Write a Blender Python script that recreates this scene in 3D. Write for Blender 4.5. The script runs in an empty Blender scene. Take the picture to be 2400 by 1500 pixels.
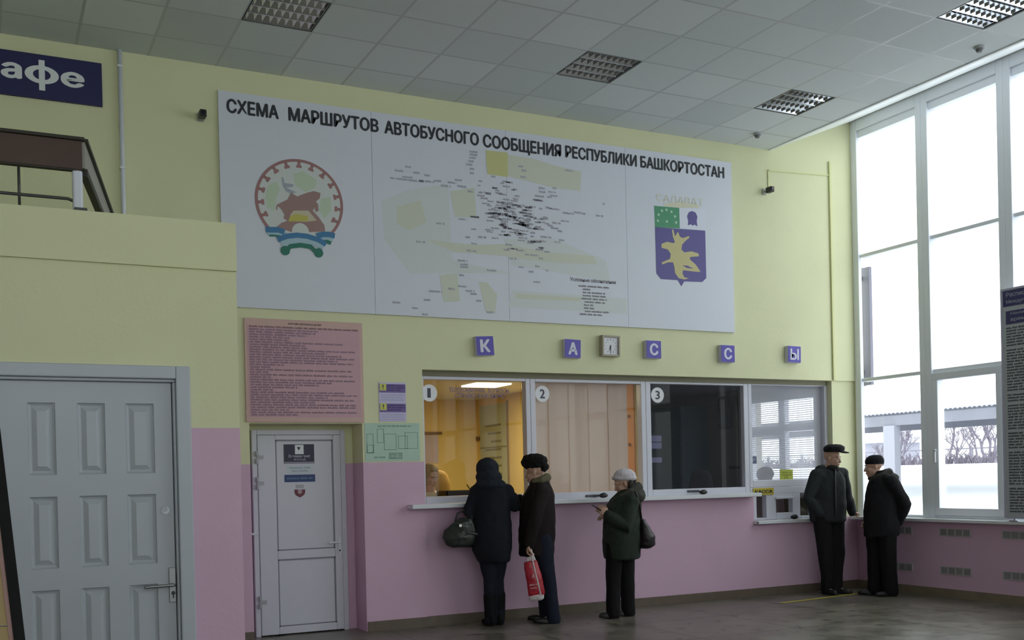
import bpy, bmesh, math, random
from mathutils import Vector, Matrix, noise
random.seed(7)
PI = math.pi
SC = bpy.context.scene
COL = SC.collection

# ------------------------------------------------------------------ camera, sky, exposure
CAM_R = Vector((0.89370364, -0.4480622, -0.02311004))
CAM_U = Vector((0.0234476, -0.00479445, 0.99971357))
CAM_F = Vector((0.44804466, 0.89398953, -0.00622116))
CAM_C = Vector((-0.2412897, -9.9034049, 1.48927511))
FPX, PPY = 2464.763, 1133.984          # focal length and principal row in pixels of the 2400x1500 frame
cd = bpy.data.cameras.new('camera')
cam = bpy.data.objects.new('camera', cd)
COL.objects.link(cam)
cd.sensor_width = 36.0
cd.lens = FPX / 2400 * 36.0
cd.shift_y = (PPY - 750) / 2400
cd.clip_end = 500
cam.matrix_world = Matrix(((CAM_R.x, CAM_U.x, -CAM_F.x, CAM_C.x), (CAM_R.y, CAM_U.y, -CAM_F.y, CAM_C.y),
                           (CAM_R.z, CAM_U.z, -CAM_F.z, CAM_C.z), (0, 0, 0, 1)))
SC.camera = cam

w = bpy.data.worlds.new('overcast_sky')
SC.world = w
w.use_nodes = True
bg = w.node_tree.nodes['Background']
bg.inputs[0].default_value = (0.93, 0.985, 1.0, 1)
bg.inputs[1].default_value = 3.0
SC.view_settings.view_transform = 'Standard'
SC.view_settings.look = 'None'
SC.view_settings.exposure = 0.0
SC.view_settings.gamma = 1.0
SC.view_settings.use_curve_mapping = False
SC.cycles.max_bounces = 10
SC.cycles.diffuse_bounces = 6
SC.cycles.glossy_bounces = 4
SC.cycles.transparent_max_bounces = 12
SC.cycles.sample_clamp_indirect = 6
SC.cycles.use_denoising = True
SC.cycles.caustics_reflective = False
SC.cycles.caustics_refractive = False

def area_light(name, loc, rot, sx, sy, power, col=(1, 1, 1), portal=False):
    l = bpy.data.lights.new(name, 'AREA')
    l.shape = 'RECTANGLE'; l.size = sx; l.size_y = sy; l.energy = power; l.color = col
    l.cycles.is_portal = portal
    o = bpy.data.objects.new(name, l); COL.objects.link(o)
    o.location = loc; o.rotation_euler = rot
    return o
# sky portals in the window wall, the added rear windows and the cashiers' window
area_light('window_portal', (9.85, -7.5, 3.3), (0, PI / 2, 0), 5.0, 15.0, 1, portal=True)
area_light('rear_portal', (0.0, -15.4, 3.0), (PI / 2, 0, PI), 9.4, 4.4, 1, portal=True)
area_light('office_portal', (9.9, 1.4, 1.9), (0, PI / 2, 0), 1.6, 1.8, 1, portal=True)

# ------------------------------------------------------------------ room sizes
XR = 9.59        # window wall
CEIL = 5.356
EDGE = 8.304     # where the tiled ceiling stops before the windows
YB = -15.0       # wall behind the camera
XL = -5.0
GX0, GY0, TILE = 0.5602, 0.4666, 0.6

def ray(u, v): return CAM_F + CAM_R * ((u - 1200) / FPX) - CAM_U * ((v - PPY) / FPX)
def hit(u, v, ax, val):
    d = ray(u, v)
    return CAM_C + d * ((val - CAM_C[ax]) / d[ax])
def onwall(u, v, y=0.0):             # a point of the ticket wall's plane
    p = hit(u, v, 1, y)
    return p.x, p.z
def onright(u, v, x=XR):
    p = hit(u, v, 0, x)
    return p.y, p.z

# ------------------------------------------------------------------ materials
MATS = {}
def mat(name, col, rough=0.6, metal=0.0, spec=0.5, noise_amt=0.0, noise_scale=8.0, bump=0.0, bump_scale=60.0, emit=None):
    if name in MATS: return MATS[name]
    m = bpy.data.materials.new(name); m.use_nodes = True
    nt = m.node_tree; b = nt.nodes['Principled BSDF']
    b.inputs['Base Color'].default_value = (*col, 1)
    b.inputs['Roughness'].default_value = rough
    b.inputs['Metallic'].default_value = metal
    b.inputs['Specular IOR Level'].default_value = spec
    tc = nt.nodes.new('ShaderNodeTexCoord')
    if noise_amt > 0:
        n = nt.nodes.new('ShaderNodeTexNoise'); n.inputs['Scale'].default_value = noise_scale
        n.inputs['Detail'].default_value = 4
        nt.links.new(tc.outputs['Object'], n.inputs['Vector'])
        mx = nt.nodes.new('ShaderNodeMix'); mx.data_type = 'RGBA'
        mx.inputs[6].default_value = (*[c * (1 - noise_amt) for c in col], 1)
        mx.inputs[7].default_value = (*[min(1, c * (1 + noise_amt)) for c in col], 1)
        nt.links.new(n.outputs['Fac'], mx.inputs[0])
        nt.links.new(mx.outputs[2], b.inputs['Base Color'])
    if bump > 0:
        n2 = nt.nodes.new('ShaderNodeTexNoise'); n2.inputs['Scale'].default_value = bump_scale
        nt.links.new(tc.outputs['Object'], n2.inputs['Vector'])
        bp = nt.nodes.new('ShaderNodeBump'); bp.inputs['Strength'].default_value = bump; bp.inputs['Distance'].default_value = 0.01
        nt.links.new(n2.outputs['Fac'], bp.inputs['Height'])
        nt.links.new(bp.outputs['Normal'], b.inputs['Normal'])
    if emit:
        b.inputs['Emission Color'].default_value = (*emit[0], 1); b.inputs['Emission Strength'].default_value = emit[1]
    MATS[name] = m
    return m

def glass_mat(name, tint=(0.96, 0.98, 0.97), gloss=0.06, haze=0.0):
    if name in MATS: return MATS[name]
    m = bpy.data.materials.new(name); m.use_nodes = True
    nt = m.node_tree; nt.nodes.clear()
    out = nt.nodes.new('ShaderNodeOutputMaterial')
    tr = nt.nodes.new('ShaderNodeBsdfTransparent'); tr.inputs[0].default_value = (*tint, 1)
    gl = nt.nodes.new('ShaderNodeBsdfGlossy'); gl.inputs['Roughness'].default_value = 0.02
    mx = nt.nodes.new('ShaderNodeMixShader'); mx.inputs[0].default_value = gloss
    nt.links.new(tr.outputs[0], mx.inputs[1]); nt.links.new(gl.outputs[0], mx.inputs[2])
    last = mx
    if haze > 0:
        df = nt.nodes.new('ShaderNodeBsdfDiffuse'); df.inputs[0].default_value = (0.75, 0.76, 0.85, 1)  # diffuse veil that stands in for glare on the glass
        m2 = nt.nodes.new('ShaderNodeMixShader'); m2.inputs[0].default_value = haze
        nt.links.new(mx.outputs[0], m2.inputs[1]); nt.links.new(df.outputs[0], m2.inputs[2])
        last = m2
    nt.links.new(last.outputs[0], out.inputs[0])
    MATS[name] = m
    return m

YEL = (0.695, 0.70, 0.45)
PINK = (0.635, 0.43, 0.56)
def paint_mat(name, split_z, split_x=None, split_z2=None, top=YEL, low=PINK):
    """two coats of wall paint, the pink dado up to a height of its own"""
    if name in MATS: return MATS[name]
    m = bpy.data.materials.new(name); m.use_nodes = True
    nt = m.node_tree; b = nt.nodes['Principled BSDF']; L = nt.links.new
    b.inputs['Roughness'].default_value = 0.55
    b.inputs['Specular IOR Level'].default_value = 0.3
    g = nt.nodes.new('ShaderNodeNewGeometry')
    sp = nt.nodes.new('ShaderNodeSeparateXYZ'); L(g.outputs['Position'], sp.inputs[0])
    n = nt.nodes.new('ShaderNodeTexNoise'); n.inputs['Scale'].default_value = 1.3; n.inputs['Detail'].default_value = 5
    L(g.outputs['Position'], n.inputs['Vector'])
    thr = nt.nodes.new('ShaderNodeValue'); thr.outputs[0].default_value = split_z
    t_out = thr.outputs[0]
    if split_x is not None:
        gx = nt.nodes.new('ShaderNodeMath'); gx.operation = 'GREATER_THAN'; gx.inputs[1].default_value = split_x
        L(sp.outputs['X'], gx.inputs[0])
        mm = nt.nodes.new('ShaderNodeMix'); mm.inputs[2].default_value = split_z; mm.inputs[3].default_value = split_z2
        L(gx.outputs[0], mm.inputs[0]); t_out = mm.outputs[0]
    lt = nt.nodes.new('ShaderNodeMath'); lt.operation = 'LESS_THAN'
    L(sp.outputs['Z'], lt.inputs[0]); L(t_out, lt.inputs[1])
    def tone(c):
        mx = nt.nodes.new('ShaderNodeMix'); mx.data_type = 'RGBA'
        mx.inputs[6].default_value = (*[k * 0.93 for k in c], 1); mx.inputs[7].default_value = (*[min(1, k * 1.07) for k in c], 1)
        L(n.outputs['Fac'], mx.inputs[0]); return mx.outputs[2]
    mx = nt.nodes.new('ShaderNodeMix'); mx.data_type = 'RGBA'
    L(lt.outputs[0], mx.inputs[0]); L(tone(top), mx.inputs[6]); L(tone(low), mx.inputs[7])
    L(mx.outputs[2], b.inputs['Base Color'])
    n2 = nt.nodes.new('ShaderNodeTexNoise'); n2.inputs['Scale'].default_value = 45
    L(g.outputs['Position'], n2.inputs['Vector'])
    bp = nt.nodes.new('ShaderNodeBump'); bp.inputs['Strength'].default_value = 0.12; bp.inputs['Distance'].default_value = 0.01
    L(n2.outputs['Fac'], bp.inputs['Height']); L(bp.outputs['Normal'], b.inputs['Normal'])
    MATS[name] = m
    return m

def ceiling_mat():
    m = bpy.data.materials.new('ceiling_tiles'); m.use_nodes = True
    nt = m.node_tree; b = nt.nodes['Principled BSDF']; L = nt.links.new
    g = nt.nodes.new('ShaderNodeNewGeometry')
    sp = nt.nodes.new('ShaderNodeSeparateXYZ'); L(g.outputs['Position'], sp.inputs[0])
    def math_(op, a, bb):
        k = nt.nodes.new('ShaderNodeMath'); k.operation = op
        for i, s in enumerate((a, bb)):
            if isinstance(s, (int, float)): k.inputs[i].default_value = s
            elif s is not None: L(s, k.inputs[i])
        return k.outputs[0]
    fx = math_('DIVIDE', math_('SUBTRACT', sp.outputs['X'], GX0 - 60 * TILE), TILE)
    fy = math_('DIVIDE', math_('SUBTRACT', sp.outputs['Y'], -GY0 - 60 * TILE), TILE)
    cx, cy = math_('FLOOR', fx, None), math_('FLOOR', fy, None)
    rx, ry = math_('FRACT', fx, None), math_('FRACT', fy, None)
    dx = math_('MINIMUM', rx, math_('SUBTRACT', 1.0, rx)); dy = math_('MINIMUM', ry, math_('SUBTRACT', 1.0, ry))
    bar = math_('LESS_THAN', math_('MINIMUM', dx, dy), 0.021)
    cmb = nt.nodes.new('ShaderNodeCombineXYZ'); L(cx, cmb.inputs[0]); L(cy, cmb.inputs[1])
    wn = nt.nodes.new('ShaderNodeTexWhiteNoise'); wn.noise_dimensions = '3D'; L(cmb.outputs[0], wn.inputs['Vector'])
    mx = nt.nodes.new('ShaderNodeMix'); mx.data_type = 'RGBA'
    mx.inputs[6].default_value = (0.57, 0.61, 0.62, 1); mx.inputs[7].default_value = (0.67, 0.71, 0.72, 1)
    L(wn.outputs['Value'], mx.inputs[0])
    m2 = nt.nodes.new('ShaderNodeMix'); m2.data_type = 'RGBA'; m2.inputs[7].default_value = (0.46, 0.48, 0.50, 1)
    L(bar, m2.inputs[0]); L(mx.outputs[2], m2.inputs[6]); L(m2.outputs[2], b.inputs['Base Color'])
    rg = nt.nodes.new('ShaderNodeMix'); rg.inputs[2].default_value = 0.85; rg.inputs[3].default_value = 0.38
    L(bar, rg.inputs[0]); L(rg.outputs[0], b.inputs['Roughness'])
    return m

def floor_mat():
    m = bpy.data.materials.new('floor_stone_tiles'); m.use_nodes = True
    nt = m.node_tree; b = nt.nodes['Principled BSDF']; L = nt.links.new
    g = nt.nodes.new('ShaderNodeNewGeometry')
    br = nt.nodes.new('ShaderNodeTexBrick'); br.offset = 0.0; br.squash = 1.0
    br.inputs['Scale'].default_value = 1.0; br.inputs['Brick Width'].default_value = 1.1; br.inputs['Row Height'].default_value = 1.1
    br.inputs['Mortar Size'].default_value = 0.010
    br.inputs['Color1'].default_value = (0.205, 0.185, 0.15, 1); br.inputs['Color2'].default_value = (0.165, 0.152, 0.125, 1)
    br.inputs['Mortar'].default_value = (0.06, 0.055, 0.045, 1)
    L(g.outputs['Position'], br.inputs['Vector'])
    n = nt.nodes.new('ShaderNodeTexNoise'); n.inputs['Scale'].default_value = 2.2; n.inputs['Detail'].default_value = 8; n.inputs['Roughness'].default_value = 0.7
    L(g.outputs['Position'], n.inputs['Vector'])
    rp = nt.nodes.new('ShaderNodeValToRGB'); rp.color_ramp.elements[0].position = 0.36; rp.color_ramp.elements[1].position = 0.6
    rp.color_ramp.elements[0].color = (0.45, 0.43, 0.40, 1); rp.color_ramp.elements[1].color = (1.1, 1.1, 1.08, 1)
    L(n.outputs['Fac'], rp.inputs[0])
    mu = nt.nodes.new('ShaderNodeMix'); mu.data_type = 'RGBA'; mu.blend_type = 'MULTIPLY'; mu.inputs[0].default_value = 0.8
    L(br.outputs['Color'], mu.inputs[6]); L(rp.outputs[0], mu.inputs[7])
    # dark foot marks and wet dirt
    n2 = nt.nodes.new('ShaderNodeTexNoise'); n2.inputs['Scale'].default_value = 5.5; n2.inputs['Detail'].default_value = 3
    L(g.outputs['Position'], n2.inputs['Vector'])
    r2 = nt.nodes.new('ShaderNodeValToRGB'); r2.color_ramp.elements[0].position = 0.60; r2.color_ramp.elements[1].position = 0.68
    L(n2.outputs['Fac'], r2.inputs[0])
    m3 = nt.nodes.new('ShaderNodeMix'); m3.data_type = 'RGBA'; m3.inputs[7].default_value = (0.05, 0.05, 0.045, 1)
    L(r2.outputs[0], m3.inputs[0]); L(mu.outputs[2], m3.inputs[6]); L(m3.outputs[2], b.inputs['Base Color'])
    rr = nt.nodes.new('ShaderNodeMapRange'); rr.inputs['To Min'].default_value = 0.2; rr.inputs['To Max'].default_value = 0.42
    L(n.outputs['Fac'], rr.inputs['Value']); L(rr.outputs[0], b.inputs['Roughness'])
    b.inputs['Specular IOR Level'].default_value = 0.45
    return m

# ------------------------------------------------------------------ mesh helpers
class MB:
    def __init__(s): s.bm = bmesh.new()
    def box(s, x0, x1, y0, y1, z0, z1, M=None):
        c = [Vector((x, y, z)) for z in (z0, z1) for y in (y0, y1) for x in (x0, x1)]
        if M: c = [M @ p for p in c]
        v = [s.bm.verts.new(p) for p in c]
        for f in ((0, 2, 3, 1), (4, 5, 7, 6), (0, 1, 5, 4), (2, 6, 7, 3), (0, 4, 6, 2), (1, 3, 7, 5)):
            s.bm.faces.new([v[i] for i in f])
        return s
    def quad(s, *p):
        s.bm.faces.new([s.bm.verts.new(q) for q in p]); return s
    def prism(s, pts, y0, y1):
        """outline of (x, z) points on the wall's plane, pushed from y0 to y1"""
        a = [s.bm.verts.new((x, y0, z)) for x, z in pts]; b = [s.bm.verts.new((x, y1, z)) for x, z in pts]
        s.bm.faces.new(a); s.bm.faces.new(list(reversed(b)))
        n = len(pts)
        for i in range(n): s.bm.faces.new((a[i], b[i], b[(i + 1) % n], a[(i + 1) % n]))
        return s
    def tube(s, pts, radii, n=12, caps=True):
        pts = [Vector(p) for p in pts]
        if not isinstance(radii, (list, tuple)): radii = [radii] * len(pts)
        P, Rr = list(pts), list(radii)
        rows = []
        t0 = (P[1] - P[0]).normalized()
        ref = Vector((0, 0, 1)) if abs(t0.z) < 0.9 else Vector((1, 0, 0))
        ux = t0.cross(ref).normalized()
        def row(c, r, t):
            nonlocal ux
            ux = (ux - t * ux.dot(t)).normalized(); uy = t.cross(ux)
            rows.append([s.bm.verts.new(c + (ux * math.cos(a) + uy * math.sin(a)) * r) for a in [2 * PI * i / n for i in range(n)]])
        if caps:
            for k in (0.2, 0.6, 0.9): row(P[0] - t0 * Rr[0] * math.sqrt(1 - k * k), Rr[0] * k, t0)
        for i in range(len(P)):
            t = (P[min(i + 1, len(P) - 1)] - P[max(i - 1, 0)]).normalized()
            row(P[i], Rr[i], t)
        if caps:
            t1 = (P[-1] - P[-2]).normalized()
            for k in (0.9, 0.6, 0.2): row(P[-1] + t1 * Rr[-1] * math.sqrt(1 - k * k), Rr[-1] * k, t1)
        for a, b in zip(rows, rows[1:]):
            for i in range(n): s.bm.faces.new((a[i], a[(i + 1) % n], b[(i + 1) % n], b[i]))
        s.bm.faces.new(list(reversed(rows[0]))); s.bm.faces.new(rows[-1])
        return s
    def rings(s, rings, n=24):
        """horizontal ellipses (x, y, z, rx, ry) lofted upward and closed"""
        rows = [[s.bm.verts.new((x + rx * math.cos(2 * PI * i / n), y + ry * math.sin(2 * PI * i / n), z)) for i in range(n)] for x, y, z, rx, ry in rings]
        for a, b in zip(rows, rows[1:]):
            for i in range(n): s.bm.faces.new((a[i], a[(i + 1) % n], b[(i + 1) % n], b[i]))
        s.bm.faces.new(list(reversed(rows[0]))); s.bm.faces.new(rows[-1])
        return s
    def blob(s, c, r, M=None, u=16, v=10):
        vs = []
        c = Vector(c)
        for j in range(1, v):
            th = PI * j / v
            vs.append([Vector((r[0] * math.sin(th) * math.cos(2 * PI * i / u), r[1] * math.sin(th) * math.sin(2 * PI * i / u), r[2] * math.cos(th))) for i in range(u)])
        f = lambda p: s.bm.verts.new(c + (M @ p if M else p))
        rows = [[f(p) for p in r_] for r_ in vs]
        top, bot = f(Vector((0, 0, r[2]))), f(Vector((0, 0, -r[2])))
        for i in range(u):
            s.bm.faces.new((top, rows[0][i], rows[0][(i + 1) % u])); s.bm.faces.new((bot, rows[-1][(i + 1) % u], rows[-1][i]))
        for a, b in zip(rows, rows[1:]):
            for i in range(u): s.bm.faces.new((a[i], b[i], b[(i + 1) % u], a[(i + 1) % u]))
        return s
    def cyl(s, p0, p1, r, n=20):
        return s.tube([p0, p1], r, n, caps=False)
    def build(s, name, m, parent=None, smooth=False, loc=None, rot=None, bevel=0.0):
        bmesh.ops.recalc_face_normals(s.bm, faces=s.bm.faces)
        me = bpy.data.meshes.new(name); s.bm.to_mesh(me); s.bm.free()
        if m is not None: me.materials.append(m)
        if smooth:
            for p in me.polygons: p.use_smooth = True
        o = bpy.data.objects.new(name, me); COL.objects.link(o)
        if loc: o.location = loc
        if rot: o.rotation_euler = rot
        if parent: o.parent = parent
        if bevel > 0:
            b = o.modifiers.new('bevel', 'BEVEL'); b.width = bevel; b.segments = 2; b.limit_method = 'ANGLE'
        return o

def tag(o, label=None, cat=None, group=None, kind=None):
    if label: o['label'] = label
    if cat: o['category'] = cat
    if group: o['group'] = group
    if kind: o['kind'] = kind
    return o
def empty(name, loc=(0, 0, 0), rz=0.0, **k):
    o = bpy.data.objects.new(name, None); COL.objects.link(o)
    o.empty_display_size = 0.1; o.location = loc; o.rotation_euler = (0, 0, rz)
    return tag(o, **k)
def struct(o): o['kind'] = 'structure'; return o

def text_mesh(body):
    c = bpy.data.curves.new('txt', 'FONT'); c.body = body; c.size = 1.0; c.resolution_u = 3
    o = bpy.data.objects.new('txt', c); COL.objects.link(o)
    dg = bpy.context.evaluated_depsgraph_get()
    me = bpy.data.meshes.new_from_object(o.evaluated_get(dg))
    bpy.data.objects.remove(o); bpy.data.curves.remove(c)
    return me
def put_text(mb, body, x0, x1, z0, z1, y, bold=0.02, to=None):
    """flat lettering fitted into a box on the wall's plane (x right, z up); to() maps (x, z) elsewhere.
    bold weight: the outline laid down again a little to each side"""
    me = text_mesh(body)
    xs = [v.co.x for v in me.vertices]; ys = [v.co.y for v in me.vertices]
    if not xs: return
    ax, bx, ay, by = min(xs) - bold, max(xs) + bold, min(ys) - bold * .6, max(ys) + bold * .6
    sh = [(0, 0)] + ([(-bold, 0), (bold, 0), (0, -bold * .6), (0, bold * .6)] if bold > 0 else [])
    for kk, (dx, dy) in enumerate(sh):
        vs = []; e = kk * .00025
        for v in me.vertices:
            X = x0 + (v.co.x + dx - ax) / (bx - ax) * (x1 - x0); Z = z0 + (v.co.y + dy - ay) / (by - ay) * (z1 - z0)
            q = to(X, Z) if to else (X, y, Z)
            vs.append(mb.bm.verts.new((q[0] - e, q[1], q[2]) if to else (q[0], q[1] - e, q[2])))
        for p in me.polygons:
            try: mb.bm.faces.new([vs[i] for i in p.vertices])
            except ValueError: pass
    bpy.data.meshes.remove(me)

def glyph_row(mb, x0, x1, z, h, y, to=None, word=(3, 9), rnd=random):
    """a printed line too small to read: a run of letter-high strokes with word gaps"""
    x = x0
    k = rnd.randint(*word)
    put = (lambda X, Z: to(X, Z)) if to else (lambda X, Z: (X, y, Z))
    while x < x1:
        wd = h * rnd.uniform(0.5, 0.85)
        e = min(x + wd, x1)
        hh = h * rnd.choice((1, 1, 0.8))
        mb.quad(put(x, z), put(e, z), put(e, z + hh), put(x, z + hh))
        x += wd + h * 0.14
        k -= 1
        if k == 0: x += h * 0.6; k = rnd.randint(*word)

# common materials
WHITE = mat('white_plastic', (0.74, 0.76, 0.80), 0.35, noise_amt=0.03)
PVC = mat('white_pvc', (0.62, 0.62, 0.70), 0.3, noise_amt=0.02)
DOORW = mat('white_door_paint', (0.44, 0.47, 0.52), 0.4, noise_amt=0.04, noise_scale=3)
STEEL = mat('brushed_steel', (0.45, 0.46, 0.48), 0.3, metal=1.0)
DARKMETAL = mat('dark_metal', (0.05, 0.055, 0.05), 0.45, noise_amt=0.1)
BLACK = mat('black_plastic', (0.015, 0.015, 0.018), 0.4)
NAVY = mat('navy_blue_print', (0.012, 0.012, 0.085), 0.5)
VIOLET = mat('blue_violet_print', (0.085, 0.06, 0.42), 0.4)
PAPERW = mat('white_print', (0.78, 0.79, 0.83), 0.5)
INK = mat('black_ink', (0.025, 0.028, 0.035), 0.6)
GLASS = glass_mat('window_glass')

# ================================================================== THE SETTING
HEAD, SILL = 2.60, 1.22                 # ticket opening
wall_paint = paint_mat('paint_back', 1.668, 9.21, 0.90)
b = MB()
b.box(XL, 1.985, 0.0, 0.32, 0, 6.1)                     # left of the service door
b.box(1.985, 3.09, 0.0, 0.32, 2.052, 6.1)               # above it
b.box(3.09, 3.735, 0.0, 0.32, 0, 6.1)
b.box(3.735, 9.2, 0.0, 0.32, HEAD, 6.1)                 # over the ticket windows
b.box(3.735, 7.96, 0.03, 0.32, 0, SILL)                 # under them
b.box(7.96, 9.2, 0.03, 0.32, 0, 0.85)
b.box(9.2, XR + 0.009, 0.0, 0.32, HEAD, 6.1)
b.box(9.22, XR + 0.009, 0.025, 0.32, 0, HEAD)             # pier at the corner
struct(b.build('wall_back', wall_paint))
b = MB(); b.box(1.9, 2.06, 0.325, 0.5, 0, 2.0).box(2.99, 3.19, 0.325, 0.5, 0, 2.0).box(1.9, 3.19, 0.325, 0.5, 2.0, 2.2)
b.box(1.9, 3.19, 0.505, 0.55, 0, 2.2)
struct(b.build('wall_recess', paint_mat('paint_recess', 1.668)))

b = MB().box(XL, XR + 0.3, YB, 4.7, -0.2, 0.0)
struct(b.build('floor', floor_mat()))

# tiled ceiling, left open where the light fittings sit
LIGHTS = [(2, 1), (7, 1), (11, 1), (11, 5)]
b = MB()
xs = [XL] + [GX0 + TILE * k for k in range(-9, 13)] + [EDGE]
ys = [0.0] + [-(GY0 + TILE * r) for r in range(0, 24)] + [YB]
for i in range(len(xs) - 1):
    for j in range(len(ys) - 1):
        if (i - 10, j - 1) in LIGHTS: continue
        x0, x1, y0, y1 = xs[i], xs[i + 1], ys[j], ys[j + 1]
        b.quad((x0, y0, CEIL), (x0, y1, CEIL), (x1, y1, CEIL), (x1, y0, CEIL))
bmesh.ops.remove_doubles(b.bm, verts=b.bm.verts, dist=1e-4)
struct(b.build('ceiling', ceiling_mat()))
b = MB().box(XL, XR + 0.5, YB, 0.32, 6.1, 6.25)
struct(b.build('roof', mat('concrete', (0.5, 0.5, 0.5), 0.9)))
# sloping soffit from the ceiling's edge up to the heads of the windows
b = MB(); b.prism([(EDGE, CEIL), (EDGE, CEIL + .04), (XR - 0.02, 5.90), (XR - 0.02, 5.85)], YB, 0.0)
struct(b.build('trim_1', mat('soffit_white', (0.88, 0.91, 0.92), 0.4)))
b = MB().box(EDGE - .03, EDGE, YB, 0, CEIL - .012, CEIL + .03)
struct(b.build('trim_2', mat('soffit_white', (0.88, 0.91, 0.92), 0.4)))

# the walls out of view
b = MB().box(XL - .3, XL, YB, 0, 0, 6.1)
struct(b.build('wall_left', wall_paint))
RX0, RX1, RZ0, RZ1 = -4.6, 4.6, 0.9, 5.1          # added windows behind the camera, put in to brighten the left side
b = MB().box(XL - .3, RX0, YB - .3, YB, 0, 6.1).box(RX1, XR + .3, YB - .3, YB, 0, 6.1).box(RX0, RX1, YB - .3, YB, 0, RZ0).box(RX0, RX1, YB - .3, YB, RZ1, 6.1)
struct(b.build('wall_rear', wall_paint))
wr = struct(empty('window_40', (0, YB, RZ0)))
f = MB()
for k in range(9): f.box(RX0 + k * 1.15 - .06, RX0 + k * 1.15 + .06, YB - .15, YB - .03, RZ0, RZ1)
for z in (RZ0, 2.6, 4.1, RZ1 - .05): f.box(RX0, RX1, YB - .14, YB - .04, z, z + .05)
f.build('window_frame', mat('window_profile', (0.82, 0.85, 0.91), 0.32, noise_amt=0.02), wr).location = (0, -YB, -RZ0)
MB().quad((RX0, YB - .1, RZ0), (RX1, YB - .1, RZ0), (RX1, YB - .1, RZ1), (RX0, YB - .1, RZ1)).build('glass', GLASS, wr).location = (0, -YB, -RZ0)

# window wall: pink breast wall, sill, and bays of glazing
BAY = 1.105
def mull(i): return -0.005 - BAY * i       # centre of the mullion between bays
b = MB().box(XR, XR + 0.3, YB, 0.0, 0, 0.862).box(XR, XR + .3, YB, 0.0, 5.86, 6.1)
b.box(XR + .01, XR + .05, 0.0, 0.32, 0, 6.1)
struct(b.build('wall_right', paint_mat('paint_right', 0.88)))
b = MB().box(XR - 0.13, XR + 0.06, YB, -0.0, 0.865, 0.902)
struct(b.build('trim_3', mat('sill_white', (0.70, 0.72, 0.75), 0.28), bevel=0.006))
TR1, TR2 = 4.155, 2.605
nb = int((0 - YB) / BAY)
PROF = mat('window_profile', (0.82, 0.85, 0.91), 0.32, noise_amt=0.02)
for i in range(nb):
    y1, y0 = mull(i), mull(i + 1)
    wn = struct(empty('window_%d' % (i + 1), (XR, (y0 + y1) / 2, 0.9)))
    off = Vector((-XR, -(y0 + y1) / 2, -0.9))
    f = MB()
    hw = 0.085
    top = y1 - (hw if i else 0.09)
    f.box(XR, XR + (.14 if i else .055), top, y1 if i else 0.0, 0.9, 5.86)                    # upright on the far side
    f.box(XR, XR + .14, y0, y0 + hw, 0.9, 5.86)                              # half of the near mullion
    f.box(XR, XR + .10, y0 + hw, top, 5.72, 5.86)
    f.box(XR + .03, XR + .12, y0 + hw, top, 5.63, 5.72)
    f.box(XR + .03, XR + .12, y0 + hw, top, TR1 - .022, TR1 + .022)
    f.box(XR + .03, XR + .12, y0 + hw, top, TR2 - .022, TR2 + .022)
    f.box(XR + .02, XR + .12, y0 + hw, top, 0.9, 0.935)
    o = f.build('window_frame', PROF, wn, bevel=0.006); o.location = off
    if i % 2 == 1:                                                           # an opening sash at the foot
        s_ = MB()
        a, c_, z0, z1 = y0 + hw + .002, top - .002, 0.937, TR2 - .026
        s_.box(XR + .0, XR + .11, a, c_, z1 - .085, z1).box(XR, XR + .11, a, c_, z0, z0 + .085)
        s_.box(XR, XR + .11, a, a + .075, z0 + .085, z1 - .085).box(XR, XR + .11, c_ - .075, c_, z0 + .085, z1 - .085)
        o = s_.build('sash', PROF, wn, bevel=0.006); o.location = off
        h = MB().box(XR - .03, XR - .012, c_ - .05, c_ - .03, 1.55, 1.69).box(XR - .03, XR, c_ - .05, c_ - .03, 1.67, 1.70)
        o = h.build('handle', WHITE, wn, bevel=0.003); o.location = off
    g = MB()
    for z0, z1 in ((0.92, TR2 - .01), (TR2 + .01, TR1 - .01), (TR1 + .01, 5.64)):
        g.quad((XR + .075, y0 + hw - .01, z0), (XR + .075, top + .01, z0), (XR + .075, top + .01, z1), (XR + .075, y0 + hw - .01, z1))
    o = g.build('glass', GLASS, wn); o.location = off
b = MB().box(XR, XR + .3, YB, mull(nb), 0.86, 6.1)
struct(b.build('wall_pier', paint_mat('paint_right', 0.88)))

# baseboards
BASE = mat('brown_stone_skirting', (0.13, 0.10, 0.075), 0.4, noise_amt=0.25, noise_scale=12)
b = MB().box(3.10, 3.735, -0.018, 0.0, 0, 0.098).box(3.735, 9.22, 0.0, 0.03, 0, 0.098).box(9.22, XR, 0.0, 0.025, 0, 0.098)
b.box(1.15, 1.985, -0.018, 0.0, 0, 0.098)
struct(b.build('baseboard_back', BASE))
b = MB().box(XR - .02, XR, YB, 0.0, 0, 0.098)
struct(b.build('baseboard_right', mat('tan_stone_skirting', (0.20, 0.165, 0.115), 0.45, noise_amt=0.25, noise_scale=9)))

# ------------------------------------------------------------------ balcony block with the panelled door
YF = -3.5
bal_paint = paint_mat('paint_balcony', 1.825)
DX0, DX1, DZ = -0.20, 0.775, 2.11
b = MB()
b.box(XL, DX0 - .0, YF, YF + .25, 0, 2.765).box(DX1, 1.142, YF, YF + .25, 0, 2.765).box(DX0, DX1, YF, YF + .25, DZ, 2.765)
b.box(XL, 1.142, YF - .022, YF + .15, 2.765, 3.05)
b.box(XL, 1.142, YF + .25, 0, 2.6, 2.8)
b.box(0.95, 1.142, YF + .25, 0, 0, 2.6)
struct(b.build('wall_balcony', bal_paint))

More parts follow.
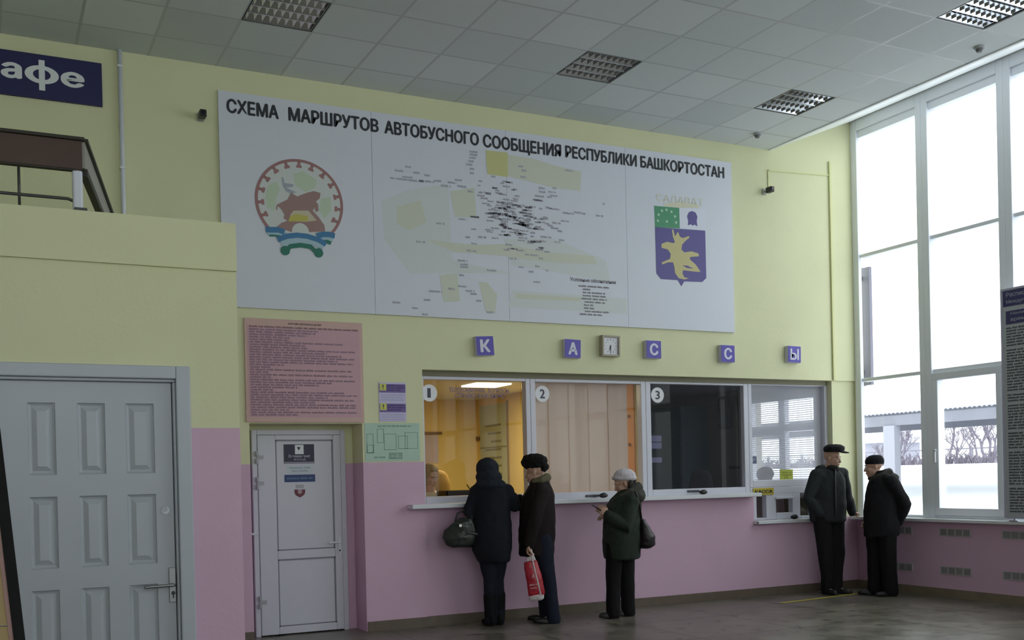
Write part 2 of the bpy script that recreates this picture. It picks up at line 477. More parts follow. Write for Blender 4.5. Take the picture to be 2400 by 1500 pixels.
d = struct(empty('door_1', ((DX0 + DX1) / 2, YF, 0)))
o0 = Vector((-(DX0 + DX1) / 2, -YF, 0))
def dpart(mb, name, m, parent=d, off=o0, **k):
    o = mb.build(name, m, parent, **k); o.location = off; return o
f = MB()
f.box(DX1 - .004, DX1 + .078, YF - .03, YF + .1, 0, DZ + .075).box(DX0 - .08, DX0 + .004, YF - .03, YF + .1, 0, DZ + .075)
f.box(DX0 + .004, DX1 - .004, YF - .03, YF + .1, DZ, DZ + .075)
f.box(DX0 + .004, DX1 - .004, YF - .005, YF + .1, DZ - .018, DZ)
f.box(DX1 - .02, DX1 - .004, YF - .005, YF + .1, 0, DZ - .018)
dpart(f, 'door_frame', DOORW, bevel=0.006)
# leaf: stiles and rails with nine raised fields
leaf = MB()
lx0, lx1 = DX0 + .008, DX1 - .024
cols = [(-0.022, 0.122), (0.236, 0.384), (0.494, 0.652)]
rows = [(1.562, 1.968), (1.035, 1.440), (0.508, 0.915)]
xsd = [lx0] + [v for c in cols for v in c] + [lx1]
zsd = [0.01] + [v for r in reversed(rows) for v in r] + [DZ - .02]
yf = YF + .03
for i in range(len(xsd) - 1):
    for j in range(len(zsd) - 1):
        if i % 2 == 1 and j % 2 == 1:
            x0, x1, z0, z1 = xsd[i], xsd[i + 1], zsd[j], zsd[j + 1]
            prof = [(0, 0.0), (0.006, 0.012), (0.018, 0.018), (0.022, 0.018), (0.048, 0.004)]
            for (a, da), (c, dc) in zip(prof, prof[1:]):
                q = [(x0 + a, z0 + a), (x1 - a, z0 + a), (x1 - a, z1 - a), (x0 + a, z1 - a)]
                r = [(x0 + c, z0 + c), (x1 - c, z0 + c), (x1 - c, z1 - c), (x0 + c, z1 - c)]
                for k in range(4):
                    k2 = (k + 1) % 4
                    leaf.quad((q[k][0], yf + da, q[k][1]), (q[k2][0], yf + da, q[k2][1]), (r[k2][0], yf + dc, r[k2][1]), (r[k][0], yf + dc, r[k][1]))
            a, da = prof[-1]
            leaf.quad((x0 + a, yf + da, z0 + a), (x1 - a, yf + da, z0 + a), (x1 - a, yf + da, z1 - a), (x0 + a, yf + da, z1 - a))
        else:
            leaf.quad((xsd[i], yf, zsd[j]), (xsd[i + 1], yf, zsd[j]), (xsd[i + 1], yf, zsd[j + 1]), (xsd[i], yf, zsd[j + 1]))
bmesh.ops.remove_doubles(leaf.bm, verts=leaf.bm.verts, dist=1e-4)
leaf.box(lx0, lx1, yf + .02, yf + .045, 0.01, DZ - .02)
dpart(leaf, 'door_leaf', DOORW)
h = MB().box(0.712, 0.752, yf - .008, yf, 0.80, 1.005)
hp = dpart(h, 'handle_plate', mat('satin_nickel', (.26, .27, .28), 0.35, metal=0.8), bevel=0.003)
h = MB().tube([(0.735, yf - .005, 0.905), (0.735, yf - .05, 0.905), (0.70, yf - .055, 0.905), (0.575, yf - .052, 0.902)], 0.0095, 10)
dpart(h, 'handle', mat('satin_nickel', (.26, .27, .28), 0.35, metal=0.8), smooth=True)
h = MB().cyl((0.735, yf - .009, 0.855), (0.735, yf - .002, 0.855), 0.012).box(0.731, 0.739, yf - .0095, yf - .002, 0.825, 0.855)
dpart(h, 'keyhole', BLACK)
h = MB().cyl((0.702, yf - .006, 1.343), (0.702, yf, 1.343), 0.024)
dpart(h, 'peephole', mat('satin_nickel', (.26, .27, .28), 0.35, metal=0.8))
h = MB().cyl((0.698, yf - .008, 1.350), (0.698, yf - .004, 1.350), 0.016)
dpart(h, 'peephole_lens', DOORW)
h = MB().box(-0.185, -0.172, yf - .02, yf, 1.70, 1.80)
dpart(h, 'hinge', DARKMETAL)

# ------------------------------------------------------------------ white service door in its recess
d2 = struct(empty('door_2', (2.53, 0.3, 0)))
o2 = Vector((-2.53, -0.3, 0))
fx0, fx1, fz = 2.065, 2.995, 2.005
f = MB().box(fx0, fx0 + .05, .27, .33, 0, fz).box(fx1 - .05, fx1, .27, .33, 0, fz).box(fx0 + .05, fx1 - .05, .27, .33, fz - .05, fz)
dpart(f, 'door_frame', PVC, d2, o2, bevel=0.005)
lx0, lx1, lz0, lz1 = fx0 + .052, fx1 - .052, 0.012, fz - .052
px0, px1 = 2.29, 2.868
l = MB()
l.box(lx0, px0, .262, .32, lz0, lz1).box(px1, lx1, .262, .32, lz0, lz1)
l.box(px0, px1, .262, .32, lz0, .085).box(px0, px1, .262, .32, .74, .825).box(px0, px1, .262, .32, 1.905, lz1)
dpart(l, 'door_leaf', PVC, d2, o2, bevel=0.006)
for z0, z1 in ((.085, .74), (.825, 1.905)):
    dpart(MB().box(px0 + .001, px1 - .001, .275, .30, z0 + .001, z1 - .001), 'door_panel', PVC, d2, o2)
    g = MB()
    for a in ((px0, px0 + .012, z0, z1), (px1 - .012, px1, z0, z1), (px0, px1, z0, z0 + .012), (px0, px1, z1 - .012, z1)):
        g.box(a[0], a[1], .268, .276, a[2], a[3])
    dpart(g, 'gasket', mat('grey_gasket', (0.22, 0.22, 0.26), 0.6), d2, o2)
h = MB().box(2.895, 2.925, .252, .262, .77, .93).tube([(2.91, .262, .885), (2.91, .205, .885), (2.89, .200, .885), (2.79, .200, .883)], .009, 10)
dpart(h, 'handle', mat('white_metal', (0.68, 0.70, 0.75), 0.3), d2, o2, smooth=False)
dpart(MB().cyl((2.91, .250, .80), (2.91, .252, .80), .009), 'keyhole', BLACK, d2, o2)
HG = mat('hinge_grey', (0.40, 0.40, 0.43), 0.4)
for z in (1.70, 1.45, .30):
    h = MB()
    for k in (0.0, 0.075): h.cyl((2.105, .245, z + k - .022), (2.105, .245, z + k + .022), .016, 14)
    h.box(2.105, 2.17, .252, .262, z + .02, z + .055)
    dpart(h, 'hinge', HG, d2, o2)
dpart(MB().box(1.99, 2.10, .235, .262, .99, 1.012).box(1.975, 2.02, .23, .27, .985, 1.0), 'latch', mat('white_metal', (0.68, 0.70, 0.75), 0.3), d2, o2, bevel=.003)

# ================================================================== TICKET WINDOWS
GT = .16
def ticket_window(n, x0, x1, z0, z1, gl, fr=.045, ftop=HEAD):
    wn = struct(empty('window_%d' % n, ((x0 + x1) / 2, .12, z0)))
    off = Vector((-(x0 + x1) / 2, -.12, -z0))
    f = MB()
    f.box(x0, x0 + fr, .10, .20, z0, ftop).box(x1 - fr, x1, .10, .20, z0, ftop)
    f.box(x0 + fr, x1 - fr, .10, .20, z1, ftop).box(x0 + fr, x1 - fr, .10, .20, z0, z0 + .085)
    o = f.build('window_frame', PVC, wn, bevel=.006); o.location = off
    g = MB().quad((x0 + fr - .008, GT, z0 + .08), (x1 - fr + .008, GT, z0 + .08), (x1 - fr + .008, GT, z1 + .005), (x0 + fr - .008, GT, z1 + .005))
    o = g.build('glass', gl, wn); o.location = off
    return wn
OG = glass_mat('office_glass', (0.95, 0.96, 0.95), 0.015)
ticket_window(21, 3.737, 5.015, 1.225, 2.512, OG, fr=.052)
ticket_window(22, 5.018, 6.495, 1.225, 2.512, OG, fr=.06)
ticket_window(23, 6.498, 7.965, 1.225, 2.520, glass_mat('tinted_glass', (0.52, 0.52, 0.57), 0.012, 0.03), fr=.068)
w4 = ticket_window(24, 7.968, 9.218, 1.30, 2.535, glass_mat('glare_glass', (0.92, 0.93, 0.95), 0.02, 0.42), fr=.05)  # reflected glare on this pane is mixed into its colour as haze
# lower panel of the last window with its pass-through hatch
off4 = Vector((-(7.968 + 9.218) / 2, -.12, -1.30))
f = MB()
f.box(7.968, 9.218, .10, .18, 1.215, 1.298)
f.box(7.968, 8.06, .10, .18, .905, 1.215).box(8.21, 8.36, .10, .18, .905, 1.215)
f.box(8.36, 8.62, .10, .18, 1.155, 1.215).box(8.36, 8.62, .10, .18, .905, .98)
f.box(8.62, 8.74, .10, .18, .905, 1.215).box(8.93, 9.218, .10, .18, .905, 1.215)
f.box(8.06, 8.21, .10, .18, .905, .93).box(8.74, 8.93, .10, .18, .905, .93)
f.box(8.345, 8.635, .075, .10, 1.15, 1.175)
o = f.build('lower_panel', PVC, w4, bevel=.004); o.location = off4
g = MB()
for a, c_ in ((8.06, 8.21), (8.74, 8.93)): g.quad((a, .15, .93), (c_, .15, .93), (c_, .15, 1.215), (a, .15, 1.215))
o = g.build('side_glass', OG, w4); o.location = off4

b = MB().box(3.735, 9.2, .085, .099, 2.545, HEAD)  # dark strip put in for the shadow band under the header
struct(b.build('header_shade', mat('olive_header_shade', (.20, .185, .12), .6)))
# office behind the windows
OC = 2.68
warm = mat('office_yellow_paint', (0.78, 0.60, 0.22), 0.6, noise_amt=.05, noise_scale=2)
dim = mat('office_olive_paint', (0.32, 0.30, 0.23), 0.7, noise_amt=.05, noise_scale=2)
b = MB().box(2.6, 6.52, 4.7, 4.8, 0, 2.9).box(2.5, 2.6, .55, 4.8, 0, 2.9).box(6.505, 6.53, .33, 4.7, 0, 2.9)
b.box(3.2, 3.73, .33, .34, 0, 2.9)
struct(b.build('wall_office', warm))
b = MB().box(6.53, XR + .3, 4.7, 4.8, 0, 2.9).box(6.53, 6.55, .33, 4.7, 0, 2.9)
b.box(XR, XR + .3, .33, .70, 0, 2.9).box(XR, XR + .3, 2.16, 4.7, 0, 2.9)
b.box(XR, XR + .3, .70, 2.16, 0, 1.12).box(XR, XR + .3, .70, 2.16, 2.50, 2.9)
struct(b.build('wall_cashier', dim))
b = MB().box(2.5, 6.52, .33, 4.8, OC, OC + .1)
struct(b.build('ceiling_office', mat('office_ceiling_white', (0.8, 0.79, 0.74), .8)))
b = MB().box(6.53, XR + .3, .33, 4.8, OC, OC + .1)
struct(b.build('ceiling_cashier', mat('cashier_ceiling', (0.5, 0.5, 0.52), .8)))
wo = struct(empty('window_30', (XR, 1.43, 1.12)))
f = MB()
X0, X1 = XR + .04, XR + .12
f.box(X0, X1, .70, .80, 1.12, 2.5).box(X0, X1, 2.07, 2.16, 1.12, 2.5).box(X0, X1, 1.365, 1.49, 1.12, 2.5)
f.box(X0, X1, .8, 2.07, 1.12, 1.25).box(X0, X1, .8, 2.07, 2.46, 2.5).box(X0, X1, .8, 1.365, 2.03, 2.13).box(X0, X1, 1.49, 2.07, 1.99, 2.12)
o = f.build('window_frame', PVC, wo); o.location = (-XR, -1.43, -1.12)
g = MB().quad((XR + .09, .75, 1.2), (XR + .09, 2.1, 1.2), (XR + .09, 2.1, 2.48), (XR + .09, .75, 2.48))
o = g.build('glass', GLASS, wo); o.location = (-XR, -1.43, -1.12)
LX, LY = 5.50, 2.22
area = area_light('office_ceiling_lamp', (LX, LY, OC - .03), (0, 0, 0), .6, .6, 42, (1.0, .84, .50))
# lit ceiling panel that carries the lamp
lp = empty('ceiling_lamp', (LX, LY, OC), label='lit square lamp on the ceiling of the yellow office behind window 1', cat='lamp')
MB().box(-.24, .24, -.24, .24, -.02, 0).build('diffuser', mat('lamp_glow', (.9, .85, .7), .5, emit=((1, .90, .66), 2.2)), lp)
# ================================================================== THINGS ON THE WALLS
def wallthing(name, x, y, z, label, cat, group=None):
    return empty(name, (x, y, z), label=label, cat=cat, group=group)
def put(mb, name, m, parent, **k):
    """build in room coordinates, then hang under a thing that stands at its own place"""
    o = mb.build(name, m, parent, **k)
    p, off = parent, Vector((0, 0, 0))
    while p: off -= p.location; p = p.parent
    o.location = off
    return o

# ---- the route map board
BX0, BX1, BZ0, BZ1 = 1.765, 7.685, 3.131, 5.127
bt = wallthing('route_map_board', (BX0 + BX1) / 2, 0, BZ0, 'huge white bus route map board with two coats of arms, high on the yellow wall', 'board')
BOARD = mat('board_white', (0.66, 0.69, 0.77), 0.45, noise_amt=.02)
TH = -.03
for i in range(4):
    xa = BX0 + (BX1 - BX0) * i / 4; xb = BX0 + (BX1 - BX0) * (i + 1) / 4
    put(MB().box(xa + .0015, xb - .0015, TH, -.002, BZ0, BZ1), 'panel', BOARD, bt)
for wd, u0, u1 in (('СХЕМА', 530, 653), ('МАРШРУТОВ', 675, 887), ('АВТОБУСНОГО', 900, 1122), ('СООБЩЕНИЯ', 1131, 1315), ('РЕСПУБЛИКИ', 1324, 1492), ('БАШКОРТОСТАН', 1500, 1697)):
    vv = 232 + (u0 - 530) * (390 - 232) / 1167
    xa = onwall(u0, vv, TH)[0]; xb = onwall(u1, vv + (u1 - u0) * .135, TH)[0]
    z0 = 4.925
    low = .03 if any(c in 'Щ' for c in wd) else 0.0
    t = MB(); put_text(t, wd, xa, xb, z0 - low, 5.06, TH - .002, bold=.048); put(t, 'title_word', INK, bt)

def crop(ox, oy, sc):                        # positions read off an enlarged detail
    return lambda x, y: onwall(ox + x / sc, oy + y / sc, TH)
# round republic emblem
E1 = crop(580, 350, 5.556)
em = MB()
ring = [E1(590 + 0, 0)]
ec = E1(672, 690); er = (E1(672, 130)[1] - ec[1])
def circ(cx, cz, r, n=64, rx=None): return [(cx + (rx or r) * math.cos(2 * PI * i / n), cz + r * math.sin(2 * PI * i / n)) for i in range(n)]
erx = (E1(1245, 750)[0] - E1(95, 620)[0]) / 2
ecx = (E1(1245, 750)[0] + E1(95, 620)[0]) / 2
ecz = ec[1]
def arc_band(mb, cx, cz, rx0, rz0, rx1, rz1, a0, a1, y0, y1, n=48):
    for i in range(n):
        p, q = a0 + (a1 - a0) * i / n, a0 + (a1 - a0) * (i + 1) / n
        mb.prism([(cx + rx0 * math.cos(p), cz + rz0 * math.sin(p)), (cx + rx1 * math.cos(p), cz + rz1 * math.sin(p)),
                  (cx + rx1 * math.cos(q), cz + rz1 * math.sin(q)), (cx + rx0 * math.cos(q), cz + rz0 * math.sin(q))], y0, y1)
EMB = mat('emblem_brown_red', (0.33, 0.17, 0.17), .5)
emb = put(MB().prism(circ(ecx, ecz, er * .98, rx=erx * .98), TH - .0022, TH - .0012), 'round_emblem', mat('emblem_pale_ground', (0.60, 0.63, 0.62), .5), bt)
r_ = MB()
arc_band(r_, ecx, ecz, erx * .935, er * .935, erx, er, -.75, PI + .75, TH - .0034, TH - .0023)
for k in range(13):
    a = -.42 + (PI + .84) * k / 12
    c_, s_ = math.cos(a), math.sin(a)
    for (ra, rb, hwid) in ((.86, .94, .035), (.80, .86, .062)):
        tx, tz = -s_ * erx * hwid, c_ * er * hwid
        r_.prism([(ecx + erx * ra * c_ - tx, ecz + er * ra * s_ - tz), (ecx + erx * rb * c_ - tx, ecz + er * rb * s_ - tz),
                  (ecx + erx * rb * c_ + tx, ecz + er * rb * s_ + tz), (ecx + erx * ra * c_ + tx, ecz + er * ra * s_ + tz)], TH - .0034, TH - .0023)
put(r_, 'ring_ornament', EMB, emb)
def poly(mb, f, pts, y, th=.0008): mb.prism([f(*p) for p in pts], y - th, y)
g = MB()
poly(g, E1, [(600, 320), (720, 285), (900, 400), (880, 500), (760, 560), (620, 470)], TH - .0026)
poly(g, E1, [(270, 470), (380, 420), (420, 520), (380, 620), (350, 800), (260, 760), (230, 640)], TH - .0026)
poly(g, E1, [(960, 640), (1080, 620), (1090, 800), (1000, 900), (930, 800)], TH - .0026)
put(g, 'leaf_patch', mat('emblem_pale_green', (0.50, 0.60, 0.46), .5), emb)
h = MB()
poly(h, E1, [(445, 690), (520, 655), (545, 600), (575, 565), (605, 590), (650, 615), (760, 570), (860, 545), (950, 570), (940, 640), (890, 680), (920, 720), (925, 800), (890, 820), (870, 760), (850, 800), (930, 890), (1000, 990), (1010, 1070), (800, 1080), (560, 1075), (380, 1010), (440, 960), (520, 930), (470, 900), (480, 850), (440, 780), (395, 740), (385, 800), (370, 770), (380, 725)], TH - .0036)
put(h, 'horseman', mat('emblem_horse_red', (0.32, 0.20, 0.19), .5), emb)
h = MB(); poly(h, E1, [(445, 370), (465, 365), (480, 440), (560, 450), (600, 460), (590, 490), (500, 500), (590, 540), (640, 560), (560, 575), (500, 540), (460, 470)], TH - .0036)
put(h, 'raised_arm', mat('emblem_grey', (0.33, 0.37, 0.43), .5), emb)
h = MB(); poly(h, E1, [(560, 850), (600, 800), (790, 800), (900, 930), (760, 945), (540, 935)], TH - .0046)
put(h, 'pedestal_field', mat('emblem_cream', (0.55, 0.50, 0.36), .5), emb)
h = MB(); poly(h, E1, [(555, 870), (640, 845), (780, 870), (790, 935), (530, 940)], TH - .0056)
put(h, 'sun_band', mat('emblem_yellow', (0.52, 0.47, 0.10), .5), emb)
h = MB(); rc = E1(690, 1075); rr_ = abs(E1(800, 1075)[0] - rc[0])
h.prism(circ(rc[0], rc[1], rr_, 32), TH - .0054, TH - .0046)
put(h, 'rosette', mat('emblem_pale_ground', (0.60, 0.63, 0.62), .5), emb)
def stroke(mb, f, pts, wd, y, th=.0008):
    q = [Vector(f(*p)) for p in pts]
    W_ = abs(f(wd, 0)[0] - f(0, 0)[0]) / 2
    L_, R_ = [], []
    for i in range(len(q)):
        t = (q[min(i + 1, len(q) - 1)] - q[max(i - 1, 0)]).normalized(); nn = Vector((-t.y, t.x))
        L_.append(q[i] + nn * W_); R_.append(q[i] - nn * W_)
    for i in range(len(q) - 1):
        mb.prism([tuple(L_[i]), tuple(L_[i + 1]), tuple(R_[i + 1]), tuple(R_[i])], y - th, y)
BLU = mat('emblem_blue', (0.05, 0.19, 0.38), .45); GRN = mat('emblem_green', (0.02, 0.17, 0.12), .45); LBL = mat('emblem_white_blue', (0.36, 0.52, 0.60), .45)
for dx, dy, m_, yy in ((0, 0, BLU, .0066), (22, 48, LBL, .0062), (45, 95, GRN, .0058)):
    h = MB(); stroke(h, E1, [(235 + dx, 1045 + dy * .6), (300 + dx, 1050 + dy * .5), (400 + dx, 1050 + dy * .7), (480 + dx, 1080 + dy * .8)], 75, TH - yy); put(h, 'ribbon', m_, emb)
    h = MB(); stroke(h, E1, [(1135 - dx, 1130 + dy * .9), (1060 - dx, 1110 + dy * .7), (980 - dx, 1110 + dy * .8), (900 - dx, 1130 + dy)], 75, TH - yy)
    put(h, 'ribbon', m_, emb)
h = MB(); stroke(h, E1, [(390, 1180), (500, 1135), (640, 1120), (780, 1135), (920, 1180), (1020, 1240)], 70, TH - .0074); put(h, 'ribbon', BLU, emb)
h = MB(); stroke(h, E1, [(440, 1235), (540, 1200), (680, 1185), (800, 1200), (900, 1235), (990, 1275)], 70, TH - .0070); put(h, 'ribbon', LBL, emb)
h = MB(); stroke(h, E1, [(450, 1310), (500, 1320), (560, 1265), (690, 1250), (820, 1270), (880, 1330), (970, 1355)], 62, TH - .0078)
for p in ((490, 1320), (925, 1350)): q = E1(*p); h.prism(circ(q[0], q[1], .045, 20), TH - .0088, TH - .0079)
put(h, 'ribbon', GRN, emb)

# town crest on the right
E2 = crop(1510, 440, 6.0)
cr = put(MB().prism([E2(*p) for p in ((152, 555), (855, 605), (870, 1270), (815, 1325), (560, 1318), (520, 1385), (470, 1300), (235, 1285), (170, 1205))], TH - .003, TH - .001), 'town_crest', mat('crest_violet', (0.085, 0.065, 0.27), .45), bt)
h = MB(); poly(h, E2, [(140, 255), (490, 285), (498, 572), (152, 555)], TH - .0012, .0018); put(h, 'green_quarter', mat('crest_green', (0.055, 0.28, 0.14), .45), cr)
h = MB(); poly(h, E2, [(490, 285), (875, 305), (858, 603), (498, 572)], TH - .0012, .0018); put(h, 'white_quarter', mat('crest_white', (0.68, 0.71, 0.82), .45), cr)
for p in ((190, 465), (200, 380), (245, 325), (310, 312), (380, 340), (430, 405), (445, 490), (315, 475)):
    q = E2(*p)
    h = MB(); h.prism([(q[0] + (.022 if k % 2 == 0 else .010) * math.cos(PI / 2 + k * PI / 5), q[1] + (.022 if k % 2 == 0 else .010) * math.sin(PI / 2 + k * PI / 5)) for k in range(10)], TH - .004, TH - .0031)
    put(h, 'star', mat('crest_star', (0.45, 0.66, 0.52), .5), cr)
h = MB(); poly(h, E2, [(600, 400), (625, 345), (670, 328), (720, 350), (745, 410), (735, 470), (745, 545), (705, 520), (680, 535), (650, 515), (610, 530), (615, 470)], TH - .0031, .0009); put(h, 'tulip', mat('crest_violet', (0.085, 0.065, 0.27), .45), cr)
h = MB()
poly(h, E2, [(385, 580), (410, 600), (430, 690), (450, 650), (470, 620), (500, 690), (540, 710), (620, 680), (635, 700), (570, 755), (530, 800), (520, 870), (560, 910), (660, 895), (760, 925), (765, 965), (640, 975), (640, 1010), (720, 1080), (790, 1185), (700, 1180), (540, 1160), (535, 1210), (560, 1260), (625, 1275), (560, 1292), (480, 1270), (430, 1200), (420, 1110), (400, 1050), (330, 1050), (250, 1080), (245, 1050), (360, 1000), (370, 930), (330, 870), (240, 845), (240, 790), (320, 760), (400, 780), (430, 770), (400, 690)], TH - .0031, .0009)
put(h, 'rider_figure', mat('crest_gold', (0.56, 0.50, 0.24), .5), cr)
h = MB(); poly(h, E2, [(530, 1095), (600, 1095), (690, 1140), (600, 1130)], TH - .0042, .0006); put(h, 'violet_gap', mat('crest_violet', (0.085, 0.065, 0.27), .45), cr)  # violet sliver laid over the gold rider
h = MB(); q0, q1 = E2(165, 120), E2(830, 175); put_text(h, 'САЛАВАТ', q0[0], q1[0], q0[1] - .055, q0[1] + .03, TH - .0014, bold=.01)
put(h, 'town_name', mat('pale_gold_letters', (0.66, 0.66, 0.55), .5), cr)
h = MB(); poly(h, E2, [(270, 225), (480, 195), (760, 240), (770, 285), (480, 282), (280, 262)], TH - .0011, .0006); put(h, 'crown_band', mat('pale_gold_band', (0.64, 0.63, 0.48), .5), cr)

# printed map: pale tinted districts and lettering
PX = lambda u, v: onwall(u, v, TH)
mp = MB()
for pts in ([(895, 470), (960, 445), (1050, 430), (1060, 610), (1250, 650), (1200, 640), (960, 640), (900, 560)], [(1180, 560), (1300, 560), (1420, 610), (1430, 660), (1200, 620)], [(1190, 720), (1470, 735), (1470, 700), (1200, 680)]):
    poly(mp, PX, pts, TH - .0003, .0004)
mp0 = put(mp, 'map_districts', mat('map_pale_green', (0.62, 0.66, 0.66), .5), bt)
mp = MB()
for pts in ([(1186, 362), (1250, 372), (1300, 388), (1362, 402), (1360, 448), (1300, 440), (1240, 425), (1186, 412)], [(1055, 448), (1112, 440), (1116, 510), (1066, 508)], [(930, 485), (985, 470), (1000, 520), (960, 540), (930, 525)],
            [(1000, 562), (1110, 574), (1180, 572), (1280, 590), (1390, 600), (1400, 620), (1280, 614), (1180, 600), (1060, 590)], [(1030, 645), (1072, 640), (1078, 706), (1040, 708)], [(1122, 660), (1142, 662), (1165, 690), (1160, 735), (1138, 730)], [(1210, 688), (1360, 698), (1360, 706), (1210, 700)]):
    poly(mp, PX, pts, TH - .0008, .0005)
put(mp, 'map_districts', mat('map_pale_yellow', (0.60, 0.62, 0.52), .5), bt)
mp = MB(); poly(mp, PX, [(1138, 352), (1190, 358), (1190, 415), (1142, 408)], TH - .0014, .0005); put(mp, 'map_districts', mat('map_yellow', (0.56, 0.56, 0.26), .5), bt)
lab = MB(); rg = random.Random(3)
def maplabel(u, v, wpx, hpx=5.0):
    x, z = PX(u, v); wd = wpx / 240.0; hh = hpx / 240.0
    glyph_row(lab, x - wd / 2, x + wd / 2, z - hh / 2, hh, TH - .002, rnd=rg)
fixed = [(957, 391, 16), (935, 400, 22), (976, 405, 16), (1001, 411, 14), (935, 419, 44), (955, 415, 26), (975, 424, 40), (1000, 425, 40), (1026, 424, 20), (1060, 428, 24), (1074, 422, 20), (1045, 436, 26), (1082, 437, 24), (1102, 449, 15), (1126, 451, 12), (1143, 452, 20),
 (1135, 465, 20), (1085, 514, 22), (1113, 509, 24), (1032, 524, 22), (1110, 537, 14), (1096, 556, 12), (1130, 556, 22), (986, 567, 24), (1105, 588, 26), (1084, 611, 26), (1088, 620, 22), (1088, 626, 22), (1082, 645, 14), (1152, 634, 26), (1058, 677, 18), (1085, 671, 26), (1102, 682, 24), (1110, 689, 18), (1020, 683, 34), (1002, 703, 20), (929, 709, 20), (973, 722, 14), (996, 737, 14), (1122, 705, 14), (1150, 732, 22),
 (1220, 390, 14), (1228, 400, 14), (1226, 415, 16), (1334, 400, 26), (1186, 426, 22), (1156, 414, 12), (1300, 441, 12), (1270, 441, 18), (1272, 450, 22), (1265, 460, 28), (1262, 470, 26), (1286, 487, 18), (1300, 490, 32), (1332, 500, 32), (1354, 498, 22), (1368, 501, 10), (1405, 506, 22), (1415, 478, 8), (1304, 523, 24), (1300, 535, 22), (1312, 542, 14), (1264, 537, 32), (1316, 563, 16), (1280, 556, 34), (1256, 567, 30), (1246, 566, 24), (1268, 582, 10), (1220, 587, 24), (1240, 597, 24), (1268, 606, 12), (1202, 606, 20), (1222, 626, 18), (1246, 637, 18), (1260, 624, 14), (1258, 661, 20), (1282, 634, 8), (1110, 356, 22), (1110, 363, 20), (1108, 370, 18), (1104, 378, 14), (1100, 386, 18), (1106, 396, 12), (1106, 406, 12)]
for u, v, wpx in fixed: maplabel(u, v, wpx)
for _ in range(150):
    u = rg.gauss(1208, 42); v = 505 + (u - 1208) * .25 + rg.gauss(0, 38)
    if 1085 < u < 1330 and 420 < v < 620: maplabel(u, v, rg.uniform(10, 26), rg.uniform(3.5, 5))
for _ in range(14): maplabel(rg.gauss(1222, 22), 520 + rg.gauss(0, 14), rg.uniform(10, 22))
tag(put(lab, 'route_labels', mat('map_ink', (0.38, 0.38, 0.44), .6), bt))
lg = MB(); rg = random.Random(5)
x0, z0 = PX(1336, 652); x1, z1 = PX(1443, 660)
put_text(lg, 'Условные обозначения', x0, x1, z0 - .03, z0 + .012, TH - .002, bold=.03); put(lg, 'legend_heading', mat('legend_ink', (0.22, 0.21, 0.24), .6), bt); lg = MB()
for k, (a, b_) in enumerate(((1356, 1428), (1366, 1386), (1366, 1418), (1366, 1420), (1362, 1422), (1370, 1418), (1368, 1390), (1368, 1392), (1370, 1428), (1358, 1410))):
    xa, xb = PX(a, 700)[0], PX(b_, 700)[0]
    zz = z0 - .085 - k * .034
    glyph_row(lg, xa, xb, zz, .018, TH - .002, rnd=rg)
put(lg, 'legend', mat('legend_ink', (0.22, 0.21, 0.24), .6), bt)

# ---- cafe sign and pipe
cs = wallthing('cafe_sign', .1, 0, 4.83, 'navy blue cafe sign with white letters above the balcony', 'sign')
put(MB().box(-.62, .764, -.03, -.002, 4.835, 5.215), 'panel', NAVY, cs, bevel=.003)
t = MB(); zz = 4.93
LET = mat('sign_white_letters', (0.75, 0.78, 0.80), .5)
def word(mb, s, u0, u1, ztop, zbot):
    put_text(mb, s, onwall(u0, 180, -.03)[0], onwall(u1, 190, -.03)[0], zbot, ztop, -.033, bold=.045)
word(t, 'а', 2, 52, 5.112, 4.975); fxa, fxb = onwall(58, 184, -.03)[0], onwall(138, 188, -.03)[0]; fm = (fxa + fxb) / 2
arc_band(t, fm, 5.04, (fxb - fxa) * .5, .078, (fxb - fxa) * .26, .045, 0, 2 * PI, -.0345, -.0335); t.box(fm - .024, fm + .024, -.0352, -.0342, 4.905, 5.165); word(t, 'е', 142, 198, 5.10, 4.965)
word(t, 'К', -72, -8, 5.165, 4.975)
put(t, 'lettering', LET, cs)
pp = wallthing('downpipe', .917, -.05, 2.8, 'white vertical plastic pipe on the yellow wall above the balcony', 'pipe')
p_ = MB(); p_.cyl((.915, -.035, 2.81), (.915, -.035, CEIL - .002), .020, 16)
put(p_, 'pipe', mat('lilac_white_pipe', (.66, .68, .76), .35), pp, smooth=True)
for z in (3.3, 4.3, 5.2): put(MB().box(.893, .937, -.06, 0, z, z + .018), 'pipe_clip', WHITE, pp)

# ---- cameras on the wall with painted cable ducts
def wall_camera(x, z, side, lab):
    t = wallthing('security_camera', x, 0, z, lab, 'camera')
    put(MB().box(x - .028, x + .028, -.012, -.001, z - .035, z + .035).cyl((x, -.01, z), (x, -.07, z - .006), .012), 'bracket', mat('grey_plastic', (.3, .31, .28), .5), t)
    put(MB().box(x - .03 + side, x + .03 + side, -.16, -.065, z - .035, z + .03), 'housing', BLACK, t, bevel=.008)
    put(MB().cyl((x + side, -.168, z), (x + side, -.158, z), .02), 'lens', mat('lens_glass', (.02, .02, .03), .08), t)
cxl, czl = onwall(474, 268, -.1); wall_camera(cxl, czl, 0, 'small black camera on the yellow wall left of the map board')
cxr, czr = onwall(1803, 445, -.1); wall_camera(cxr, czr, .0, 'small black camera on the yellow wall right of the map board')
YP = mat('painted_duct', (0.66, 0.67, 0.35), .5)
dct = wallthing('cable_duct', 9.23, 0, 2.62, 'yellow painted cable duct running down the wall beside the windows', 'cable duct')
q = MB().box(9.215, 9.25, -.022, -.001, 2.602, 5.315)
put(q, 'duct', YP, dct, bevel=.003)
q = MB().prism([(8.255, 5.095), (9.215, 5.14), (9.215, 5.155), (8.255, 5.11)], -.012, -.001).box(8.25, 8.266, -.012, -.001, czr + .04, 5.112)
put(q, 'side_duct', YP, dct)

